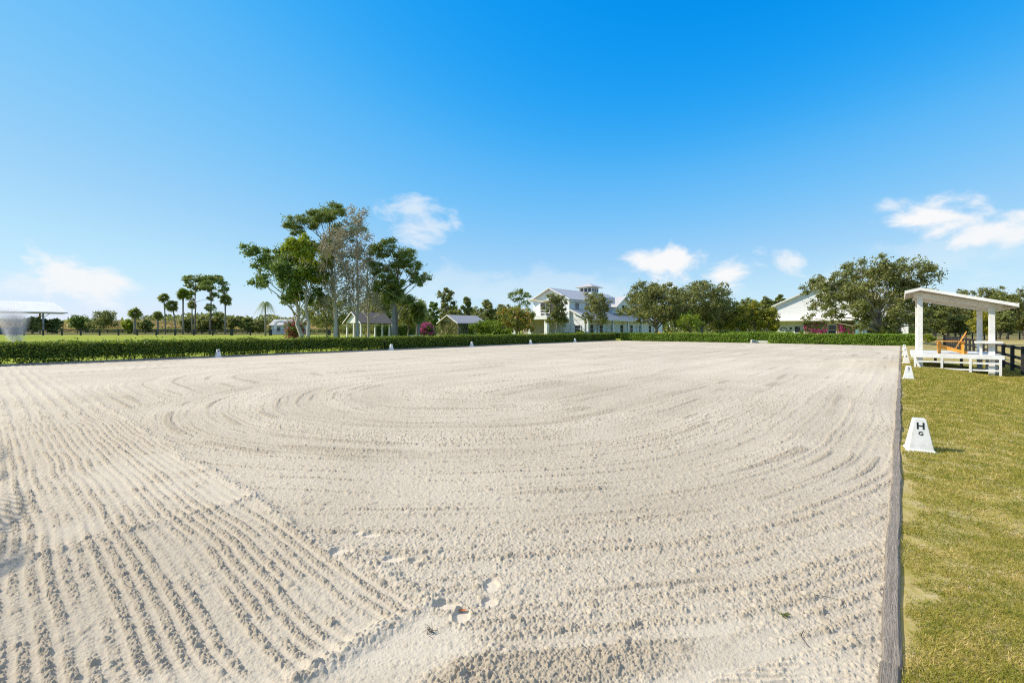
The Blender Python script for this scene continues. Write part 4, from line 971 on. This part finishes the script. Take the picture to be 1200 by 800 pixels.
tree('flame_tree', 'rounded tree with orange red tips before the house balcony', 606, 66, blob(2.5, .9, 5.0, 16, 84), .14, 3600, .13, 'flame', 'trunk')
bush('small bright bush at the foot of the balcony tree', 590, 63, 2.6, 2.0, 'bright', 1400, .12, 85, k=9)
bush('low light shrub with pale stems beside the house hedge', 680, 73, 1.4, 1.5, 'bright', 900, .1, 86, k=7)
G2 = 'trees behind the garden'
for i, (px, py, w, lab, lf, Y) in enumerate(((523, 336, 22, 'bushy tree with bare topped crown rising behind the shed', 'oak', 110), (548, 347, 15, 'narrow olive tree right behind the shed roof', 'scrub', 112), (571, 351, 18, 'thin pale tree behind the bright bush', 'scrub', 118),
        (590, 356, 20, 'olive tree left of the far little pine', 'oak', 112), (508, 352, 13, 'dark tree just behind the magenta bush', 'laurel', 105), (536, 362, 20, 'low dark tree behind the shed ridge', 'scrub', 100), (486, 360, 20, 'dim tree behind the short palm', 'scrub', 95), (560, 366, 22, 'low olive tree behind the bright bush', 'oak', 98))):
    h = hz(py, Y); tree('garden_tree', lab, px, Y, blob(w * Y / F / 2 * 1.05, h * .2, h, 15, 90 + i, fill=.35, cr=.38), .18, 2000, .26, lf, 'trunk', G2)
for i, (px, py, w, lab, lf, Y) in enumerate(((499, 368, 26, 'low rounded tree filling in behind the magenta bush', 'oak', 124), (531, 358, 26, 'mid green rounded tree far behind the shed', 'laurel', 128), (557, 360, 28, 'wide low tree far behind the bright bush', 'oak', 130), (582, 361, 26, 'rounded mid green tree between pale tree and olive tree', 'laurel', 126), (613, 362, 26, 'rounded dark tree at the left edge of the house', 'oak', 128))):
    h = hz(py, Y); tree('garden_tree', lab, px, Y, blob(w * Y / F / 2 * 1.1, h * .1, h, 17, 260 + i, fill=.35, cr=.4), .18, 2600, .24, lf, 'trunk', G2)
tree('slash_pine', 'little pine with tufted open top left of the house roof', 609, 115, pxc(609, 115, [(600, 346, 4), (606, 342, 4), (613, 343, 4), (618, 347, 3), (604, 352, 3), (611, 350, 4), (615, 356, 4), (606, 361, 4)], 2, 7), .18, 1100, .26, 'pine', 'pinebark', G2, .65, .4, .8, asp=.3)
def staked(label, px, Y, w, py, seed, stakes):
    h = hz(py, Y); r = tree('young_oak', label, px, Y, blob(w * Y / F / 2, h * .22, h, 18, seed, fill=.4, cr=.36), .11, 3000, .13, 'oak', 'trunk', 'young oaks before the white house', fork=.5)
    if stakes:
        for s in (-1, 1): MB().tube([(s * .45, -.2, 0), (s * .25, 0, 1.35)], [.1, .1], 6).build('stake', 'white', r)
staked('slim young oak in front of the house gable', 652, 70, 29, 343, 101, False)
staked('young oak held by white stakes in front of the house wing', 700, 70, 35, 341, 102, True)
G3 = 'oaks between the two white buildings'
tree('live_oak', 'broad grey green live oak at the right end of the house', 768, 72, blob(6.0, 1.9, 9.0, 34, 110, fill=.3, cr=.34), .34, 10500, .16, 'oak', 'trunk', G3)
tree('live_oak', 'darker live oak just right of the broad grey green oak', 822, 76, blob(5.2, 1.5, 9.8, 30, 111, fill=.3, cr=.34), .32, 8500, .17, 'oak', 'trunk', G3)
tree('live_oak', 'dim live oak standing behind the bright little tree', 845, 84, blob(3.6, .6, 6.8, 20, 112), .26, 4000, .17, 'scrub', 'trunk', G3)
tree('bright_tree', 'small lime green flat topped tree under the live oaks', 808, 66, blob(1.75, 1.1, 4.2, 12, 113, cr=.5), .10, 2200, .11, 'bright', 'trunk')
for i, (px, w, py, lab) in enumerate(((866, 22, 356, 'yellow green tree next to the dark oaks'), (884, 24, 352, 'middle yellow green tree before the barn'), (901, 20, 360, 'yellow green tree nearest the barn corner'))):
    h = hz(py, 74); tree('mahogany_tree', lab, px, 74, blob(w * 74 / F / 2 * 1.15, 1.0, h, 16, 120 + i, fill=.35), .13, 3000, .14, 'yellowgreen', 'palebark', 'yellow green trees left of the barn')
for i, (px, w, py, lab) in enumerate(((876, 26, 349, 'dark tree top behind the yellow green trees'), (900, 22, 347, 'dark tree top close behind the barn roof edge'), (914, 12, 344, 'small dark tree top over the barn eave'))):
    h = hz(py, 112); tree('garden_tree', lab, px, 112, blob(w * 112 / F / 2, h * .3, h, 13, 130 + i), .22, 1500, .28, 'scrub', 'trunk', G2)
oc = pxc(1034, 60, [(1010, 312, 11), (1028, 310, 12), (1046, 313, 11), (995, 321, 10), (1062, 325, 10), (1012, 328, 13), (1035, 328, 14), (1052, 335, 12), (980, 333, 10), (967, 345, 9), (990, 345, 11), (1010, 348, 13), (1034, 350, 14), (1058, 352, 12), (975, 360, 9), (995, 363, 10), (1018, 367, 11), (1042, 370, 12), (1064, 369, 10), (964, 370, 6), (1000, 376, 7), (1055, 380, 7), (1030, 381, 6), (1072, 345, 8), (1020, 318, 11), (1040, 320, 12), (1054, 322, 11), (1024, 338, 12), (1046, 342, 12), (1000, 334, 11), (984, 346, 9), (966, 334, 8), (974, 324, 7), (978, 370, 8), (985, 380, 6), (1015, 381, 7), (970, 332, 9), (968, 358, 10), (982, 338, 10), (978, 352, 11)], 4.2, 8)
oc = [(q[0] + .35, q[1], q[2] - .15, q[3] * .84) for q in oc]
tree('live_oak', 'big spreading live oak in front of the white barn', 1034, 60, oc, .42, 19000, .145, 'oak', 'palebark', None, .8, .5, .35)
G4 = 'trees along the right hand field'
for i, (px, w, py, Y, lab, lf) in enumerate(((1082, 34, 333, 84, 'olive tree rising behind the viewing stand roof at its left', 'oak'), (1112, 30, 345, 92, 'olive tree seen over the chair through the stand', 'oak'), (1132, 28, 336, 95, 'rounded tree above the middle of the stand roof', 'oak'),
        (1150, 20, 362, 78, 'bright yellow green tree seen through the stand', 'yellowgreen'), (1160, 30, 332, 98, 'tall olive tree above the right end of the stand roof', 'oak'), (1180, 26, 338, 90, 'olive tree just right of the stand roof', 'scrub'), (1200, 34, 344, 88, 'dark olive tree at the right edge of the photo', 'oak'), (1096, 24, 356, 82, 'low dark tree beside the left post of the stand', 'scrub'), (1172, 24, 362, 84, 'low dark tree under the right end of the stand roof', 'scrub'), (1225, 40, 320, 84, 'leaning tree whose tips reach in at the right edge', 'oak'), (1120, 30, 366, 84, 'low dim tree behind the chair back', 'scrub'))):
    h = hz(py, Y); tree('field_tree', lab, px, Y, blob(w * Y / F / 2 * 1.05, h * .12, h, 20, 140 + i, fill=.35, cr=.38), .2, 3600, .17, lf, 'trunk', G4, z0=-.28)
bush('small yellow bush on the lawn behind the stand', 1087, 66, 1.4, 1.3, 'lime', 800, .09, 160, k=7, z0=-.25)
bush('low bright bush at the foot of the big oak', 1050, 57, 2.4, 1.9, 'bright', 1300, .1, 161, k=8)
MB_ = MB().box(-.08, .08, -.08, .08, -.3, 1.35); o = MB_.build('gate_post', 'concrete', bevel=.02); o.location = (*ab(-1.45, FB + .2), 0); tag(o, 'single pale post at the right end of the end hedge', 'post')
# a low white garden bench by the short palm
bnc = thing('garden_bench', 'low white garden bench between palm and magenta bush', 'bench', (*at(487, 60), 0), 0)
MB().box(-.9, .9, -.22, .22, .42, .48).build('seat', 'white', bnc); MB().box(-.9, .9, .2, .25, .55, .95).build('backrest', 'white', bnc)
for x in (-.8, .8):
    for y in (-.18, .2): MB().box(x - .04, x + .04, y - .04, y + .04, 0, .419 if y < 0 else .549).build('leg', 'white', bnc)

# palm out of view at the left whose shadow falls across the near sand
palm_feather('feather palm left of the camera, the nearer of two whose shadows cross the sand', 0, 3.0, 3.2, 2.45, 'palm', .16, 20, X=-9.08, droop=.7, group=None)
palm_feather('feather palm left of the camera, the farther of two whose shadows cross the sand', 0, 5.0, 3.3, 2.3, 'palm', .16, 20, X=-11.45, droop=.7, group=None)

# ------------------------------------------------------------------ bits lying on the sand
def on_sand(px, py):
    y = HC * F / (py - HY); x = (px - 600) / F * y
    return x, y, float(sand_height(np.array([x]), np.array([y]))[0][0]) + .02
lf_ = MB(); lf_.add([(-.045, 0, .004), (-.015, -.018, .012), (.03, -.014, .008), (.055, 0, .02), (.03, .015, .01), (-.015, .018, .014)], [(0, 1, 5), (1, 2, 4, 5), (2, 3, 4)])
o = lf_.build('fallen_leaf', mat('rust_leaf', (.50, .17, .04), (.38, .11, .03), 30)); x, y, z = on_sand(541, 719); o.location = (x, y, z + .008); o.scale = (.62,) * 3; tag(o, 'small rust orange dry leaf lying among the footprints', 'leaf')
def twigs(label, px, py, s, nb, m):
    mb = MB(); x, y, z = on_sand(px, py)
    for _ in range(nb):
        p = Vector((random.gauss(0, s * .4), random.gauss(0, s * .4), .01)); d = Vector((random.uniform(-1, 1), random.uniform(-1, 1), random.uniform(0, .5))) * s
        mb.tube([p, p + d * .5 + Vector((0, 0, .006)), p + d], [.0025, .002, .001], 4)
    o = mb.build('grass_clump', m); o.location = (x, y, z); tag(o, label, 'dead grass')
twigs('small olive tuft of dead grass on the smooth near sand', 920, 728, .035, 26, 'scrub')
twigs('dark dead root tuft on the sand heap', 506, 746, .05, 14, 'stem')
def strand(label, pts):
    mb = MB(); P = [Vector(on_sand(*p)) + Vector((0, 0, .008)) for p in pts]
    mb.tube(P, [.0022] * len(P), 4); o = mb.build('grass_runner', 'stem'); tag(o, label, 'dead grass')
strand('curled dry grass runner lying near the timber edge', [(942, 745), (938, 752), (944, 759), (948, 764)])
strand('faint long dry stalk lying on the sand by the timber', [(955, 705), (972, 706), (990, 712), (985, 718)])

# ------------------------------------------------------------------ light, sky, camera
SD = Vector((-.995, .075, 0)).normalized(); EL = R(39)
sd = Vector((SD.x * math.cos(EL), SD.y * math.cos(EL), math.sin(EL)))
sun = bpy.data.lights.new('sun', 'SUN'); sun.energy = 2.7; sun.angle = R(.5); sun.color = (1, .915, .78)
so = bpy.data.objects.new('sun', sun); COL.objects.link(so); so.rotation_euler = sd.to_track_quat('Z', 'Y').to_euler(); so.location = (-30, 0, 40)
w = bpy.data.worlds.new('World'); S.world = w; w.use_nodes = True; nt = w.node_tree; Lk = nt.links.new
bg = nt.nodes['Background']; bg.inputs['Strength'].default_value = .15
sky = nd(nt, 'ShaderNodeTexSky', sky_type='NISHITA'); sky.sun_disc = False; sky.sun_elevation = EL; sky.sun_rotation = math.atan2(SD.x, SD.y)
sky.air_density = .8; sky.dust_density = .0; sky.ozone_density = 4.0
dv = nd(nt, 'ShaderNodeVectorMath', operation='SCALE'); dv.inputs['Scale'].default_value = 1 / 8; Lk(sky.outputs[0], dv.inputs[0])
cv_ = nd(nt, 'ShaderNodeRGBCurve'); Lk(dv.outputs[0], cv_.inputs['Color'])
for ch_, pts in enumerate((((.06, .0), (.086, .002), (.104, .010), (.145, .050), (.275, .144), (.51, .225), (1, .30)),
                           ((.09, .05), (.158, .118), (.19, .142), (.26, .190), (.46, .256), (.69, .310), (1, .33)),
                           ((.20, .25), (.326, .338), (.38, .352), (.49, .364), (.71, .368), (.8, .37), (1, .38)))):
    cu = cv_.mapping.curves[ch_]
    cu.points[0].location = (0, 0); cu.points[1].location = pts[-1]
    for p_ in pts[:-1]: cu.points.new(*p_)
cv_.mapping.update()
hsn = nd(nt, 'ShaderNodeVectorMath', operation='SCALE'); hsn.inputs['Scale'].default_value = 8; Lk(cv_.outputs[0], hsn.inputs[0])
tc = nd(nt, 'ShaderNodeTexCoord'); sx = nd(nt, 'ShaderNodeSeparateXYZ'); Lk(tc.outputs['Generated'], sx.inputs[0])
def mth(op, a, b=None, c=None):
    n = nd(nt, 'ShaderNodeMath', operation=op)
    for i, v in enumerate((a, b, c)):
        if v is None: continue
        if isinstance(v, (int, float)): n.inputs[i].default_value = v
        else: Lk(v, n.inputs[i])
    return n.outputs[0]
az = mth('ARCTAN2', sx.outputs['X'], sx.outputs['Y']); el = mth('ARCSINE', sx.outputs['Z'])
cn = nd(nt, 'ShaderNodeTexNoise'); cn.inputs['Scale'].default_value = 9; cn.inputs['Detail'].default_value = 9; cn.inputs['Roughness'].default_value = .58; cn.inputs['Distortion'].default_value = .4
mpn = nd(nt, 'ShaderNodeMapping'); mpn.inputs['Scale'].default_value = (1, 1, 1.7); Lk(tc.outputs['Generated'], mpn.inputs[0]); Lk(mpn.outputs[0], cn.inputs['Vector'])
tot = None
def sph(px, py): # photo pixel of a cloud's middle -> azimuth, elevation
    X, Z = (px - 600) / F, (HY - py) / F; return math.atan2(X, 1), math.atan2(Z, math.hypot(X, 1))
for px, py, rx, ry, amp in ((80, 320, 62, 26, .9), (488, 266, 46, 26, .62), (786, 310, 52, 22, 1.0), (850, 321, 42, 20, 1.0), (930, 306, 22, 14, .75), (1085, 258, 78, 24, 1.0), (1165, 274, 60, 20, .95), (1040, 242, 40, 10, .6), (640, 345, 240, 26, .25), (1100, 300, 200, 30, .25), (20, 330, 60, 26, .5)):
    a0, e0_ = sph(px, py); a1, _ = sph(px + rx * 1.3, py); _, e1 = sph(px, py - ry * 1.35)
    da = mth('DIVIDE', mth('SUBTRACT', az, a0), a1 - a0); de = mth('DIVIDE', mth('SUBTRACT', el, e0_), e1 - e0_)
    q = mth('SUBTRACT', 1.0, mth('SQRT', mth('ADD', mth('MULTIPLY', da, da), mth('MULTIPLY', de, de))))
    q = mth('ADD', mth('MULTIPLY', q, .55), mth('MULTIPLY', mth('SUBTRACT', cn.outputs['Fac'], .5), 2.0))
    mr = nd(nt, 'ShaderNodeMapRange'); mr.interpolation_type = 'SMOOTHSTEP'; mr.inputs['From Min'].default_value = .02; mr.inputs['From Max'].default_value = .46; mr.inputs['To Max'].default_value = amp
    Lk(q, mr.inputs[0]); tot = mr.outputs[0] if tot is None else mth('MAXIMUM', tot, mr.outputs[0])
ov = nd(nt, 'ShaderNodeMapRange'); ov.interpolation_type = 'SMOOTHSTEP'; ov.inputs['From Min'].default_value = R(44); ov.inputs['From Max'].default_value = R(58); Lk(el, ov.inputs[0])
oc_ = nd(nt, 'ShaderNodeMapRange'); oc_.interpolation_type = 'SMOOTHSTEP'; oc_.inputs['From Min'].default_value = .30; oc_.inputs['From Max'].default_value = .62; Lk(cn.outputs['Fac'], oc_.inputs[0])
fill_cloud = mth('MULTIPLY', ov.outputs[0], oc_.outputs[0])      # unseen bright cloud overhead, added to whiten the fill light
mix = nd(nt, 'ShaderNodeMix', data_type='RGBA'); Lk(tot, mix.inputs['Factor']); Lk(hsn.outputs[0], mix.inputs['A']); mix.inputs['B'].default_value = (2.95, 2.97, 3.0, 1)
mix2 = nd(nt, 'ShaderNodeMix', data_type='RGBA'); Lk(fill_cloud, mix2.inputs['Factor']); Lk(mix.outputs['Result'], mix2.inputs['A']); mix2.inputs['B'].default_value = (5.0, 4.85, 4.6, 1)
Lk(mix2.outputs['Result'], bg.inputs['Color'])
cam = bpy.data.cameras.new('camera'); cam.sensor_width = 36; cam.lens = 36 * F / 1200; cam.shift_y = -15 / 1200; cam.clip_end = 9000; cam.clip_start = .05
co = bpy.data.objects.new('camera', cam); COL.objects.link(co); co.location = (0, 0, HC); co.rotation_euler = (math.pi / 2, 0, 0); S.camera = co
S.view_settings.view_transform = 'Standard'; S.view_settings.look = 'None'; S.view_settings.gamma = 1; S.view_settings.exposure = 1.1
S.cycles.use_denoising = False
S.cycles.filter_width = 1.1
S.cycles.max_bounces = 6; S.cycles.transparent_max_bounces = 8
